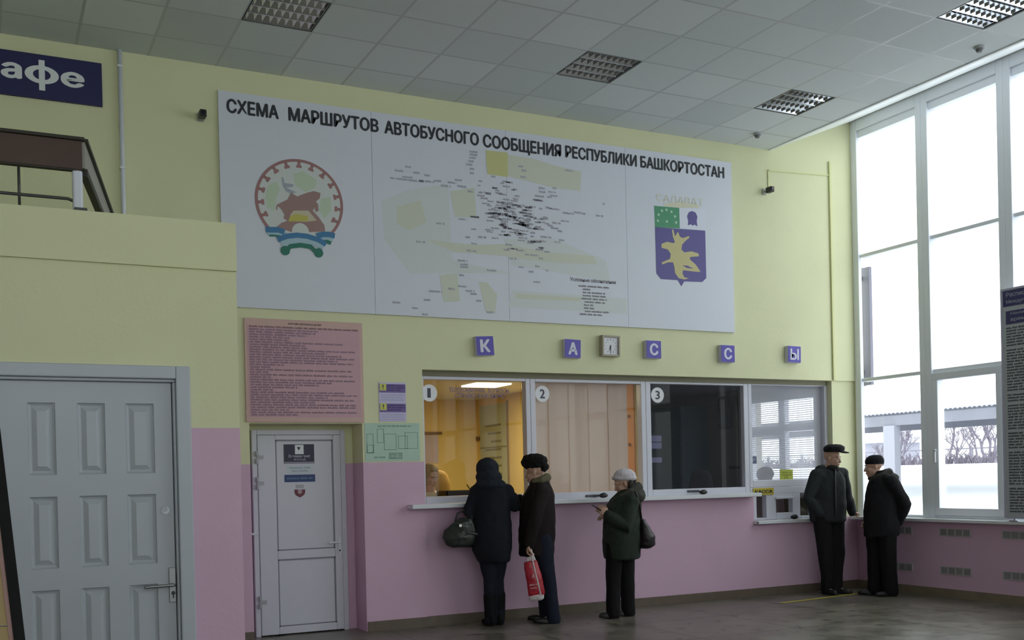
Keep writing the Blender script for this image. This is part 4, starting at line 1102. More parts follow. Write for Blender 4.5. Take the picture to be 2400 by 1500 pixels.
vb = empty('window_blind', (5.7, .27, 1.3), label='closed beige vertical blind filling window 2', cat='blind')
m_ = bpy.data.materials.new('blind_fabric'); m_.use_nodes = True; nt = m_.node_tree
pb = nt.nodes['Principled BSDF']; pb.inputs['Base Color'].default_value = (.56, .49, .48, 1); pb.inputs['Roughness'].default_value = .8
tl = nt.nodes.new('ShaderNodeBsdfTranslucent'); tl.inputs[0].default_value = (.78, .66, .56, 1)
mxs = nt.nodes.new('ShaderNodeMixShader'); mxs.inputs[0].default_value = .22
nt.links.new(pb.outputs[0], mxs.inputs[1]); nt.links.new(tl.outputs[0], mxs.inputs[2]); nt.links.new(mxs.outputs[0], nt.nodes['Material Output'].inputs[0])
xa = 5.06
for k in range(10):
    x0 = xa + k * .128
    yk = .250 + .006 * (k % 2); put(MB().quad((x0, yk, 1.27), (x0 + .133, yk + .002, 1.27), (x0 + .133, yk + .002, 2.535), (x0, yk, 2.535)), 'slat', m_, vb)
put(MB().box(5.04, 6.40, .235, .275, 2.535, 2.57), 'head_rail', WHITE, vb)
op = struct(empty('lit_wall_strip', (6.49, .7, 1.2)))  # added panel, warm lamplight on the partition put into its orange colour
put(MB().box(6.485, 6.503, .34, 1.3, 1.2, 2.6), 'orange_strip', mat('orange_lit_wall', (.62, .26, .06), .6), op)
t = MB()
for z in (2.15, 1.82, 1.50): t.box(6.47, 6.486, .42, .45, z, z + .035)
put(t, 'fixing', mat('orange_dark', (.25, .10, .03), .6), op)

hb = empty('horizontal_blind', (XR - .03, 1.43, 1.2), label='white slatted blind drawn over the bright window behind the last cash window', cat='blind')
g = MB()
k = 0; z = 1.24
SL = mat('blind_slat_white', (.72, .73, .80), .4)
g = MB()
while z < 2.47:
    g.quad((XR - .035, .74, z - .0065), (XR - .012, .74, z + .0065), (XR - .012, 2.12, z + .0065), (XR - .035, 2.12, z - .0065)); z += .0285
put(g, 'slats', SL, hb)
put(MB().box(XR - .045, XR - .005, .73, 2.13, 2.47, 2.51), 'head_rail', SL, hb)
put(MB().box(XR - .025, XR - .022, 1.0, 1.003, 1.24, 2.47).box(XR - .025, XR - .022, 1.85, 1.853, 1.24, 2.47), 'cords', SL, hb)
dbz = empty('dark_wall_board', (XR - .02, 2.6, 2.13), label='dark framed board on the wall seen through dark window 3', cat='board')
put(MB().box(XR - .02, XR - .001, 2.45, 2.76, 2.13, 2.59), 'panel', mat('dark_board', (.03, .03, .04), .5), dbz)
put(MB().box(XR - .024, XR - .02, 2.48, 2.73, 2.16, 2.56), 'print', mat('dark_print', (.06, .06, .08), .5), dbz)
lk = empty('tall_cabinet', (XR - .3, 3.55, 0), label='tall dark blue-green cabinet deep inside behind dark window 3', cat='cabinet')
put(MB().box(XR - .5, XR - .002, 3.02, 4.10, 0, 2.5), 'carcass', mat('cabinet_blue_green', (.10, .16, .18), .5, noise_amt=.1), lk)
for a, c_ in ((3.03, 3.555), (3.565, 4.09)): put(MB().box(XR - .515, XR - .5, a, c_, .02, 2.48), 'door', mat('cabinet_blue_green', (.10, .16, .18), .5), lk)
ls = empty('light_switch', (XR - .01, 2.2, 1.62), label='small dark switch strip on the wall seen at the lower right of window 3', cat='switch')
ya, za = onright(1722, 1096, XR); put(MB().box(XR - .015, XR - .001, ya - .11, ya + .11, za - .02, za + .02), 'plate', mat('dark_board', (.03, .03, .04), .5), ls)
lp_ = empty('lilac_reflections', (6.68, .2, 1.6), label='lilac strips standing in for reflections at the left edge of dark window 3', cat='notice')
for z0, z1 in ((1.86, 1.93), (1.78, 1.85), (1.62, 1.68)):  # strips stand in for violet reflections in the pane
    put(MB().box(6.585, 6.75, .172, .174, z0, z1), 'sheet', mat('lilac_reflection', (.40, .40, .60), .6), lp_)

# ================================================================== OUTSIDE
snow = mat('snow', (.88, .90, .93), .8, noise_amt=.03, noise_scale=.3)
gm = MB()
prof = [(XR + .3, 0.0), (12.5, 0.0), (17, .35), (22, .95), (27, 1.45), (31, 1.60), (60, 1.64), (160, 1.7)]
for (xa, za), (xb, zb) in zip(prof, prof[1:]):
    gm.quad((xa, -60, za), (xb, -60, zb), (xb, 190, zb), (xa, 190, za))
o = gm.build('snow_ground', snow); struct(o)
# platform canopy with a corrugated roof
cn = empty('platform_canopy', (20.5, 6, 0), label='grey corrugated platform canopy on a post outside the windows', cat='canopy')
CG = mat('canopy_grey', (.20, .205, .25), .6, noise_amt=.15, noise_scale=2)
b = MB(); n = 1500; y0, y1 = -14.0, 36.0
amp = .022
for i in range(n):
    ya, yb = y0 + (y1 - y0) * i / n, y0 + (y1 - y0) * (i + 1) / n
    za, zb = 2.86 + amp * math.sin(i * PI / 2), 2.86 + amp * math.sin((i + 1) * PI / 2)
    b.quad((20.0, ya, za), (20.0, yb, zb), (23.5, yb, zb - .02), (23.5, ya, za - .02))
put(b, 'corrugated_roof', mat('canopy_sheet', (.24, .25, .30), .5), cn)
put(MB().box(20.05, 20.13, y0, y1, 2.56, 2.81), 'fascia_beam', CG, cn)
put(MB().box(23.3, 23.38, y0, y1, 2.56, 2.79), 'rear_beam', CG, cn)
for y in (9.4, 21.0, -3.0):
    put(MB().box(20.0, 20.2, y - .19, y + .17, .6, 2.56), 'post', mat('canopy_post', (.32, .325, .38), .7), cn)
# strip of steel outside the first pane
pst = empty('outside_panel', (9.76, -.03, 2.57), label='narrow lilac-grey panel fixed upright outside the first window pane', cat='panel')
put(MB().box(9.85, 9.90, -.012, .118, 2.56, 4.06), 'panel', mat('lilac_steel', (.20, .195, .27), .45), pst, bevel=.004)
put(MB().box(9.846, 9.90, .118, .135, 2.55, 4.07), 'edge_strip', mat('pale_steel', (.36, .36, .42), .45), pst)
put(MB().box(9.641, 9.85, .10, .118, 2.7, 2.75).box(9.641, 9.85, .10, .118, 3.9, 3.95), 'bracket', STEEL, pst)

rt = random.Random(4)
BARK = mat('frosty_bark', (.20, .18, .23), .8, noise_amt=.2)
def tree(x, y, z, H, lab, spread=.45, dens=1.0):
    t = empty('bare_tree', (x, y, z), label=lab, cat='tree', group='bare winter trees beyond the snow field')
    b_ = MB()
    def grow(p, dr, ln, r, lev):
        q_ = p + dr * ln
        mid = (p + q_) / 2 + Vector((rt.uniform(-1, 1), rt.uniform(-1, 1), 0)) * ln * .06
        b_.tube([p, mid, q_], [r, r * .85, r * .65], 5 if lev else 7, caps=False)
        if lev >= 4: return
        k = 3 if lev < 3 else 4
        for _ in range(k):
            nd = (dr + Vector((rt.uniform(-1, 1), rt.uniform(-1, 1), rt.uniform(-.1, .7))) * spread * 1.7).normalized()
            grow(p + (q_ - p) * rt.uniform(.55, 1.0), nd, ln * rt.uniform(.55, .78), r * .58, lev + 1)
    for s_ in range(2):
        grow(Vector((rt.uniform(-.3, .3), rt.uniform(-.3, .3), 0)), Vector((rt.uniform(-.2, .2), rt.uniform(-.2, .2), 1)).normalized(), H * .36, H * .022, 0)
    b_.build('branches', BARK, t)
spots = []
for u, H, lab in ((2125, 2.3, 'low bare tree right of the canopy post'), (2105, 1.9, 'bare bushy tree close to the canopy post'), (2225, 3.0, 'tall bare tree at the left of the opening sash'), (2250, 2.2, 'thin leaning bare tree in the middle of the opening sash'),
                  (2282, 2.4, 'bare tree just right of the middle of the opening sash'), (2318, 3.2, 'tall bare tree at the right of the opening sash'), (2340, 2.6, 'bare tree beside the timetable board frame'), (2060, 1.5, 'short bare tree left of the canopy post')):
    p = hit(u, 1090, 0, 38 + rt.uniform(-2, 2)); tree(p.x, p.y, 1.6, H, lab)
sc_ = MB(); rs = random.Random(8)
for i in range(420):
    y = rs.uniform(8, 42); x = 34.5 + rs.uniform(-1, 1)
    hgt = rs.uniform(.15, .65)
    for k in range(5):
        a = rs.uniform(0, 2 * PI); e = Vector((x + math.cos(a) * hgt * .5, y + math.sin(a) * hgt * .6, 1.6 + hgt * rs.uniform(.6, 1)))
        sc_.tube([(x, y, 1.55), ((x + e.x) / 2, (y + e.y) / 2, 1.6 + hgt * .6), e], [.03, .02, .01], 4, caps=False)
tag(sc_.build('scrub', mat('scrub_brown_lilac', (.17, .15, .19), .9)), kind='stuff', label='low brushwood along the far edge of the snow field', cat='scrub')
bk = MB()
for i in range(60):
    y = 5 + i * .7
    bk.blob((47 + rs.uniform(-.5, .5), y, 1.62), (1.2, .9, rs.uniform(.2, .42)), u=8, v=6)
tag(bk.build('earth_bank', mat('bank_grey', (.24, .22, .26), .9, noise_amt=.2), smooth=True), kind='stuff', label='dark low earth bank behind the brushwood beyond the snow', cat='bank')
hs = empty('house', (75, 62, 1.6), label='distant grey house with a chimney seen at the left of the first pane', cat='house')
p0 = hit(2052, 1060, 0, 75)
hs.location = (75, p0.y, 1.64)
q = MB().box(-2.5, 2.5, -3, 3, 0, 2.2); q.build('walls', mat('house_grey', (.28, .28, .34), .8), hs)
q = MB(); q.prism([(-2.9, 2.2), (2.9, 2.2), (0, 4.0)], -3.3, 3.3); q.build('roof', mat('snowy_roof', (.62, .63, .68), .8), hs)
MB().box(-.4, .4, -.8, 0, 3.2, 4.9).build('chimney', mat('house_grey', (.28, .28, .34), .8), hs)
fn = empty('far_fence', (33, 25, 1.6), label='thin dark fence line across the far snow field', cat='fence')
q = MB()
q.box(43, 43.05, 8, 60, 2.35, 2.42)
q.build('rail', mat('fence_grey', (.2, .19, .23), .8), fn).location = (-33, -25, -1.6)
q = MB()
for i in range(18): q.box(42.98, 43.07, 8 + i * 3, 8.1 + i * 3, 1.6, 2.45)
q.build('fence_posts', mat('fence_grey', (.2, .19, .23), .8), fn).location = (-33, -25, -1.6)
# ================================================================== PEOPLE
def remesh(mb, name, m, parent, voxel=.008, smooth=6, wrinkle=0.0, wscale=9.0, seed=0.0, stretch=(1, 1, 1)):
    """fuse overlapping limbs into one continuous skin, then soften it"""
    bmesh.ops.recalc_face_normals(mb.bm, faces=mb.bm.faces)
    me = bpy.data.meshes.new(name); mb.bm.to_mesh(me); mb.bm.free()
    o = bpy.data.objects.new(name, me); COL.objects.link(o)
    r = o.modifiers.new('r', 'REMESH'); r.mode = 'VOXEL'; r.voxel_size = voxel
    if smooth:
        s_ = o.modifiers.new('s', 'SMOOTH'); s_.iterations = smooth; s_.factor = .5
    dg = bpy.context.evaluated_depsgraph_get()
    m2 = bpy.data.meshes.new_from_object(o.evaluated_get(dg))
    o.modifiers.clear(); o.data = m2; bpy.data.meshes.remove(me)
    if wrinkle:
        nr = [v.normal.copy() for v in m2.vertices]
        for v, n_ in zip(m2.vertices, nr):
            p = Vector((v.co.x * stretch[0], v.co.y * stretch[1], v.co.z * stretch[2])) * wscale + Vector((seed, seed * 2, 0))
            k = noise.noise(p) + .5 * noise.noise(p * 2.3)
            v.co += n_ * k * wrinkle
    for p in m2.polygons: p.use_smooth = True
    m2.materials.clear(); m2.materials.append(m)
    o.parent = parent
    return o

SKIN = mat('skin', (.50, .30, .22), .5, noise_amt=.06, noise_scale=25)
def axes(f, up=Vector((0, 0, 1))):
    f = Vector(f).normalized(); l = Vector(up).cross(f).normalized(); u_ = f.cross(l)
    return Matrix(((f.x, l.x, u_.x), (f.y, l.y, u_.y), (f.z, l.z, u_.z))).to_4x4()
def head_into(mb, c, f, sc=1.0, roll=Vector((0, 0, 1))):
    """skull, jaw, nose, brow, cheeks, lips and ears about the eye level c, looking along f"""
    M = Matrix.Translation(c) @ axes(f, roll) @ Matrix.Scale(sc, 4)
    R3 = M.to_3x3()
    T = lambda x, y, z: M @ Vector((x, y, z))
    def bl(x, y, z, rx, ry, rz): mb.blob(T(x, y, z), (rx, ry, rz), R3)
    bl(-.012, 0, .035, .098, .077, .085); bl(.018, 0, -.035, .072, .062, .088); bl(.05, 0, -.098, .034, .032, .024)
    mb.tube([T(.080, 0, .004), T(.092, 0, -.02), T(.099, 0, -.036)], [.010 * sc, .013 * sc, .0155 * sc], 10)
    bl(.074, .03, .021, .017, .03, .010); bl(.074, -.03, .021, .017, .03, .010)
    bl(.058, .036, -.032, .026, .022, .024); bl(.058, -.036, -.032, .026, .022, .024)
    bl(.082, 0, -.066, .012, .024, .007); bl(.080, 0, -.078, .012, .021, .007)
    bl(-.012, .079, -.008, .020, .010, .032); bl(-.012, -.079, -.008, .020, .010, .032)
    return T, R3
def face_parts(T, R3, parent, off=None):
    dk = mat('eye_dark', (.02, .015, .012), .2); lipm = mat('lip', (.34, .15, .13), .5); wm = mat('eye_white', (.55, .52, .50), .3)
    for s_ in (-1, 1):
        e = MB().blob(T(.083, s_ * .031, -.002), (.008, .012, .0075), R3, 10, 6).build('eye', wm, parent, smooth=True)
        MB().blob(T(.0895, s_ * .031, -.002), (.003, .005, .005), R3, 8, 6).build('iris', dk, e, smooth=True)
        MB().blob(T(.087, s_ * .033, .021), (.006, .019, .0045), R3, 10, 6).build('eyebrow', dk, parent, smooth=True)
    MB().blob(T(.093, 0, -.072), (.003, .019, .0045), R3, 10, 6).build('mouth', lipm, parent, smooth=True)
def hand_into(mb, wrist, f, up, side, curl=.5, sc=1.0, curls=None):
    """palm, four unequal bent fingers and a thumb from the palm's side; side=+1 thumb on the left of f"""
    M = Matrix.Translation(wrist) @ axes(f, up) @ Matrix.Scale(sc, 4)
    R3 = M.to_3x3(); T = lambda x, y, z: M @ Vector((x, y, z))
    mb.blob(T(.045, 0, 0), (.054, .042, .017), R3); mb.blob(T(.01, 0, 0), (.032, .028, .019), R3)
    for k, (y, ln) in enumerate(((.036, .073), (.012, .083), (-.012, .077), (-.036, .06))):
        cu = (curls[k] if curls else curl)
        p = Vector((.082, y * side, 0)); a = -.15 * cu; pts = [T(*(p - Vector((.02, 0, 0)))), T(*p)]
        for q_ in (.42, .32, .26):
            a -= cu * .75
            p = p + Vector((math.cos(a), 0, math.sin(a))) * ln * q_; pts.append(T(*p))
        mb.tube(pts, [.0095 * sc, .0095 * sc, .0088 * sc, .008 * sc, .007 * sc], 8)
    mb.tube([T(.015, .024 * side, -.004), T(.045, .05 * side, -.014), T(.068, .060 * side, -.024 - .01 * curl), T(.088, .056 * side, -.034 - .014 * curl)], [.0145 * sc, .0125 * sc, .0105 * sc, .009 * sc], 8)
S_AX = Vector((CAM_R.x, CAM_R.y, 0)).normalized(); RZ = math.atan2(S_AX.y, S_AX.x)
V = Vector
def shoe(mb, heel, toe, r=.042):
    """sole and rounded upper from heel to toe on the floor"""
    h, t = V(heel), V(toe); d_ = (t - h); L_ = d_.length; d_.normalize()
    R3 = axes(d_).to_3x3()
    mb.blob(h + d_ * L_ * .28 + V((0, 0, .045)), (L_ * .32, r, .042), R3)
    mb.blob(h + d_ * L_ * .70 + V((0, 0, .033)), (L_ * .32, r * 1.08, .032), R3)
    mb.blob(h + d_ * L_ * .18 + V((0, 0, .075)), (.05, r * .95, .06), R3)
    mb.blob(h + d_ * L_ * .5 + V((0, 0, .014)), (L_ * .54, r * 1.1, .014), R3)

def person(u, v, label, spec):
    p = hit(u, v, 2, 0.0)
    t = empty('person', (p.x + spec.get('dx', 0), p.y + spec.get('dy', 0), 0), RZ, label=label, cat='person')
    # ---- the body itself
    b = MB()
    hc, hf = V(spec['head']), V(spec['look'])
    hs_ = spec.get('hs', 1.0)
    T, R3 = head_into(b, hc, hf, hs_)
    nb_ = V(spec['neck'])
    b.tube([T(-.02, 0, -.05), (T(-.02, 0, -.09) + nb_) / 2, nb_ - V((0, 0, .04))], [.052, .052, .06], 14)
    pel = V(spec['pelvis'])
    sh = [V(q) for q in (spec['armA'][0], spec['armB'][0])]
    mid = (sh[0] + sh[1]) / 2
    ax = (sh[1] - sh[0]); ax.z = 0; half = ax.length / 2
    for k in range(5):
        q = pel.lerp(mid - V((0, 0, .10)), k / 4); b.blob(q, (.085, .085, .11))
    for e in (-1, 1):
        d_ = ax.normalized() * e
        b.tube([pel + d_ * .05, (pel + mid) / 2 + d_ * .055, mid + d_ * half * .5 - V((0, 0, .10))], [.085, .075, .075], 12)
        b.tube([nb_ - V((0, 0, .06)), mid + d_ * half * .9 - V((0, 0, .03))], [.04, .035], 10)
    for a in (spec['armA'], spec['armB']):
        b.tube([V(a[0]) - V((0, 0, .02)), (V(a[0]) + V(a[1])) / 2, V(a[1])], [.040, .042, .036], 10); b.tube([V(a[1]), V(a[1]).lerp(V(a[2]), .35), V(a[2])], [.038, .037, .026], 10)
    for h in spec.get('hands', []): hand_into(b, V(h[0]), h[1], h[2], h[3], h[4])
    for l in (spec['legA'], spec['legB']):
        b.tube([V(l[0]), V(l[1]), V(l[2])], [.085, .058, .040], 12)
        b.blob(V(l[2]) + V(spec['toeA'] if l is spec['legA'] else spec['toeB']).normalized() * .05 + V((0, 0, -.045)), (.055, .03, .028), axes(spec['toeA'] if l is spec['legA'] else spec['toeB']).to_3x3())
    body = remesh(b, 'body', SKIN, t, .0055, 3)
    face_parts(T, R3, t)
    # ---- coat
    c = MB()
    c.rings(spec['coat'], 32)
    for a in (spec['armA'], spec['armB']):
        ra = spec.get('sleeve', (.078, .07, .062, .05))
        s0, e0, w0 = V(a[0]), V(a[1]), V(a[2])
        inn = V((mid.x, mid.y, s0.z - .02))
        c.tube([nb_ - V((0, 0, .05)), nb_.lerp(s0, .55) - V((0, 0, .015)), s0], [.085, .085, ra[0]], 12)
        c.tube([inn.lerp(s0, .5), s0, s0.lerp(e0, .55), e0, e0.lerp(w0, .5), w0], [ra[0] * 1.1, ra[0], ra[1], ra[2] * 1.05, ra[2], ra[3]], 14)
    for x in spec.get('coat_blobs', []): c.blob(x[0], x[1])
    o = remesh(c, spec.get('coat_name', 'jacket'), spec['coat_mat'], t, .009, 7, .010, 9.0, u * .01, (1, 1, .7))
    # ---- trousers
    c = MB()
    rr = spec.get('trouser', (.10, .085, .07))
    for l in (spec['legA'], spec['legB']):
        k, a_ = V(l[1]), V(l[2])
        c.tube([V(l[0]), V(l[0]).lerp(k, .5), k, k.lerp(a_, .6), a_ + V((0, 0, -.045))], [rr[0] * 1.08, rr[0], rr[1], rr[2], rr[2]], 14)
    c.blob(pel, (rr[0] * 1.45, rr[0] * 1.6, .13))
    remesh(c, 'trousers', spec['trouser_mat'], t, .009, 5, .007, 11.0, u * .013, (1, 1, .5))
    for l, td in ((spec['legA'], spec['toeA']), (spec['legB'], spec['toeB'])):
        c = MB(); a_ = V((l[2][0], l[2][1], 0)); td = V(td).normalized()
        shoe(c, a_ - td * .07, a_ + td * spec.get('shoe_len', .20))
        if spec.get('boot'): c.tube([a_ + V((0, 0, .06)), a_ + V((0, 0, spec['boot']))], [.058, .068], 14)
        remesh(c, 'boot' if spec.get('boot') else 'shoe', spec['shoe_mat'], t, .007, 3)
    return t, T, R3

def cloth(name, col, amt=.15, sc=40, rough=.85, spec=.25): return mat(name, col, rough, spec=spec, noise_amt=amt, noise_scale=sc, bump=.25, bump_scale=90)

# --- woman in the navy coat at window 1, seen from behind
t, T, R3 = person(1158, 1466, 'person in dark navy coat with a hood, leaning on the ledge at window 1', dict(
    head=(-.03, .10, 1.575), look=(-.35, .93, -.12), neck=(-.01, .07, 1.44), pelvis=(.01, .0, .86),
    armA=((-.15, .05, 1.35), (-.235, -.02, 1.12), (-.20, .10, 1.262)), armB=((.16, .06, 1.35), (.235, .07, 1.20), (.225, .22, 1.285)),
    hands=[((-.195, .115, 1.272), (.35, .93, .1), (0, 0, 1), -1, .5), ((.225, .23, 1.29), (-.35, .93, 0), (0, 0, 1), 1, .5)],
    legA=((-.06, .0, .84), (-.035, -.01, .47), (-.035, .0, .09)), legB=((.075, .03, .84), (.045, .04, .47), (.055, .06, .09)),
    toeA=(-.45, .9, 0), toeB=(-.25, 1, 0), boot=.30, shoe_len=.17,
    coat=[(.015, .0, .635, .150, .13), (.015, .0, .655, .168, .15), (-.005, .0, .76, .200, .17), (.0, .0, .90, .206, .175), (.0, .01, 1.02, .198, .165), (.005, .03, 1.14, .186, .15), (.005, .05, 1.27, .185, .145), (.005, .06, 1.36, .175, .135), (-.003, .07, 1.43, .15, .125), (-.01, .075, 1.49, .11, .11)],
    coat_name='coat', coat_mat=cloth('navy_coat', (.008, .009, .015)), sleeve=(.075, .066, .062, .05),
    trouser=(.092, .066, .058), trouser_mat=cloth('dark_blue_jeans', (.008, .010, .018)), shoe_mat=mat('black_boot_leather', (.004, .004, .005), .75, spec=.2)))
c = MB(); hc = V((-.035, .085, 1.585))
c.blob(hc, (.118, .125, .112)); c.blob((-.02, .05, 1.49), (.135, .12, .10)); c.blob((-.005, .035, 1.42), (.16, .13, .07))
remesh(c, 'hood', cloth('hood_blue_grey', (.014, .018, .026)), t, .008, 8, .008, 10, 3.3)
p1_loc = t.location.copy()
def beside(person_loc, s_, d_, z): return (person_loc.x + S_AX.x * s_ - S_AX.y * d_, person_loc.y + S_AX.y * s_ + S_AX.x * d_, z)
hb_ = empty('handbag', beside(p1_loc, -.31, -.06, .80), RZ, label='black-green shoulder bag hanging from the arm of the navy-coated woman', cat='bag')
c = MB(); c.rings([(0, 0, .0, .10, .05), (0, 0, .02, .15, .065), (-.01, 0, .10, .185, .075), (.0, 0, .18, .165, .065), (.03, 0, .25, .10, .05), (.05, 0, .29, .06, .03)], 28)
remesh(c, 'bag_body', mat('bag_leather_green_black', (.018, .024, .020), .32, noise_amt=.2), hb_, .008, 4, .010, 9, 1.0)
c = MB(); c.tube([(-.06, -.0, .24), (-.03, .0, .34), (.05, .03, .375), (.11, .02, .33), (.12, .0, .24)], .011, 10); c.build('strap', mat('bag_strap', (.012, .014, .012), .4), hb_, smooth=True)
c = MB(); c.box(-.012, .016, -.085, -.070, .205, .238); c.build('buckle', mat('silver_buckle', (.75, .75, .72), .2, metal=1.0), hb_, bevel=.004)
c = MB(); c.tube([(.06, -.070, .155), (.12, -.062, .14), (.16, -.055, .13)], .014, 8); c.build('front_tab', mat('bag_tab', (.05, .055, .05), .4), hb_, smooth=True)

# --- man in the fur hat beside her
t, T, R3 = person(1285, 1458, 'person in black fur hat and dark brown jacket holding a red carrier bag', dict(
    head=(-.10, .01, 1.535), look=(-.95, .28, -.12), neck=(-.055, .0, 1.42), pelvis=(-.07, .0, .90),
    armA=((-.05, -.17, 1.34), (-.12, -.235, 1.06), (-.185, -.21, .815)), armB=((-.08, .17, 1.34), (-.20, .17, 1.12), (-.27, .22, 1.26)),
    hands=[((-.19, -.21, .81), (-.12, .05, -1), (-1, 0, .1), 1, 1.0), ((-.275, .23, 1.265), (-.55, .83, 0), (0, 0, 1), 1, .5)],
    legA=((-.05, -.09, .88), (.0, -.09, .47), (.05, -.09, .09)), legB=((-.07, .09, .88), (-.04, .09, .47), (-.01, .10, .09)),
    toeA=(-1, -.1, 0), toeB=(-1, .15, 0),
    coat=[(-.107, .0, .68, .165, .17), (-.107, .0, .70, .182, .19), (-.093, .0, .90, .188, .205), (-.085, .0, 1.12, .183, .205), (-.07, .0, 1.29, .162, .20), (-.058, .0, 1.38, .125, .17), (-.055, .0, 1.44, .095, .115), (-.055, .0, 1.47, .08, .09)],
    coat_mat=cloth('dark_brown_jacket', (.011, .007, .007)), sleeve=(.082, .074, .064, .052),
    trouser=(.098, .086, .076), trouser_mat=cloth('blue_black_jeans', (.010, .013, .026)), shoe_mat=mat('black_shoe', (.010, .010, .010), .45)))
face_hat = MB(); face_hat.blob((-.105, .01, 1.645), (.136, .118, .082)); face_hat.blob((-.10, .01, 1.605), (.128, .112, .04)); face_hat.blob((-.015, .01, 1.59), (.055, .095, .055))
remesh(face_hat, 'fur_hat', cloth('black_fur', (.008, .007, .007), .3, 60, .95), t, .008, 4, .012, 22, 5)
c = MB(); c.tube([(-.11, -.075, 1.44), (-.04, -.095, 1.455), (.01, -.05, 1.475), (.02, .02, 1.48), (-.02, .08, 1.46), (-.09, .08, 1.44)], [.03, .04, .048, .048, .04, .03], 12)
remesh(c, 'collar', cloth('khaki_collar', (.13, .115, .07)), t, .007, 4, .004, 20, 2)
p2_loc = t.location.copy()
rb = empty('carrier_bag', beside(p2_loc, -.115, -.235, .25), RZ, label='red plastic carrier bag with white edge hanging from the hand of the fur-hatted man', cat='bag')
rb.rotation_euler = (0, -math.radians(8), RZ)
RED = mat('red_plastic', (.42, .018, .035), .35, noise_amt=.15, noise_scale=14); WPL = mat('white_bag_plastic', (.62, .56, .57), .4)
def bagrings(k, zs): return [(0 + .01 * math.sin(z * 9), 0, z, a * k, b_ * k) for z, a, b_ in zs]
c = MB(); c.rings(bagrings(1, [(.05, .080, .035), (.08, .084, .045), (.22, .080, .05), (.34, .075, .042), (.40, .066, .028)]), 28)
remesh(c, 'bag_body', RED, rb, .006, 2, .006, 14, 4)
c = MB(); c.rings([(0, 0, .0, .055, .022), (0, 0, .015, .076, .034), (0, 0, .06, .082, .04)], 24); remesh(c, 'bag_bottom', WPL, rb, .006, 2, .006, 16, 2)
c = MB(); c.tube([(.046, -.034, .05), (.036, -.044, .2), (.024, -.038, .36), (.02, -.026, .44)], [.008, .009, .008, .007], 8); c.build('white_edge', WPL, rb, smooth=True)
c = MB(); c.prism([(-.045, .40), (.055, .40), (.045, .45), (.03, .52), (.012, .52), (.018, .45), (-.03, .44)], -.014, .014)
remesh(c, 'handle', WPL, rb, .005, 2, .004, 18, 1)
c = MB(); c.prism([(-.015, .235), (.0, .275), (.012, .27), (.020, .235), (.012, .232), (.008, .245), (-.004, .245), (-.008, .232)], -.056, -.0525); c.build('print', mat('bag_print_pink', (.55, .25, .28), .5), rb)
c = MB(); glyph_row(c, -.05, .03, .16, .016, -.0545, rnd=random.Random(1)); glyph_row(c, -.045, .02, .13, .012, -.0545, rnd=random.Random(2)); c.build('print', mat('bag_print_pink', (.55, .25, .28), .5), rb)

# --- woman in the white hat looking at her phone
t, T, R3 = person(1455, 1446, 'person in white knitted hat and dark green coat looking at a phone', dict(
    head=(.055, -.01, 1.395), look=(-.93, -.05, -.30), neck=(.10, .0, 1.27), pelvis=(.02, .0, .80), hs=.96,
    armA=((.12, -.16, 1.21), (.05, -.235, .96), (-.125, -.20, 1.075)), armB=((.11, .16, 1.21), (.05, .22, .97), (-.08, .12, 1.04)),
    hands=[((-.135, -.20, 1.08), (-.72, .08, .62), (-.4, -.7, .5), -1, .55), ((-.09, .11, 1.045), (-.7, -.6, .2), (0, 0, 1), -1, .6)],
    legA=((-.055, -.07, .78), (-.075, -.07, .43), (-.085, -.07, .09)), legB=((.075, .07, .78), (.085, .07, .43), (.085, .07, .09)),
    toeA=(-1, -.08, 0), toeB=(-1, -.05, 0), shoe_len=.15,
    coat=[(.028, .0, .605, .175, .19), (.028, .0, .625, .194, .205), (.03, .0, .80, .205, .215), (.034, .0, 1.0, .20, .21), (.05, .0, 1.15, .188, .20), (.075, .0, 1.24, .158, .18), (.10, .0, 1.30, .115, .14), (.10, .0, 1.34, .085, .09)],
    coat_name='coat', coat_mat=cloth('dark_green_coat', (.025, .034, .027)), sleeve=(.085, .078, .072, .055),
    trouser=(.088, .080, .076), trouser_mat=cloth('black_trousers', (.006, .0055, .007)), shoe_mat=mat('dark_grey_shoe', (.035, .033, .032), .5)))
c = MB(); c.blob((.072, -.01, 1.480), (.118, .105, .078)); c.blob((.085, -.01, 1.452), (.118, .104, .045)); c.blob((.03, -.01, 1.455), (.095, .098, .035))
remesh(c, 'knitted_hat', cloth('white_knit', (.60, .56, .60), .08, 50, .9), t, .007, 5, .005, 16, 2)
c = MB(); c.tube([(.13, -.10, 1.36), (.17, -.085, 1.40), (.18, -.02, 1.44)], [.018, .02, .012], 10); c.blob((.125, -.09, 1.375), (.03, .02, .06)); remesh(c, 'hair', mat('dark_hair', (.015, .011, .010), .6), t, .006, 3)
c = MB(); c.blob((.20, .0, 1.27), (.085, .15, .085)); c.tube([(.03, -.11, 1.27), (.12, -.12, 1.31), (.21, -.06, 1.36), (.22, .05, 1.36), (.12, .12, 1.31)], [.03, .04, .05, .05, .04], 12)
remesh(c, 'hood', cloth('grey_green_hood', (.065, .065, .055)), t, .008, 5, .008, 14, 3)
p3_loc = t.location.copy()
ph = empty('phone', beside(p3_loc, -.235, -.19, 1.155), RZ, label='small dark phone in the hand of the woman in white hat', cat='phone')
ph.rotation_euler = (math.radians(0), math.radians(-58), RZ)
c = MB().box(-.008, .0, -.035, .035, -.05, .07); c.build('phone_case', mat('phone_black', (.012, .012, .014), .25), ph, bevel=.004)
MB().box(.0002, .0012, -.030, .030, -.042, .062).build('screen', mat('phone_screen', (.03, .03, .04), .1), ph)
sb = empty('shoulder_bag', beside(p3_loc, .285, -.06, .72), RZ, label='black shoulder bag behind the back of the woman in white hat', cat='bag')
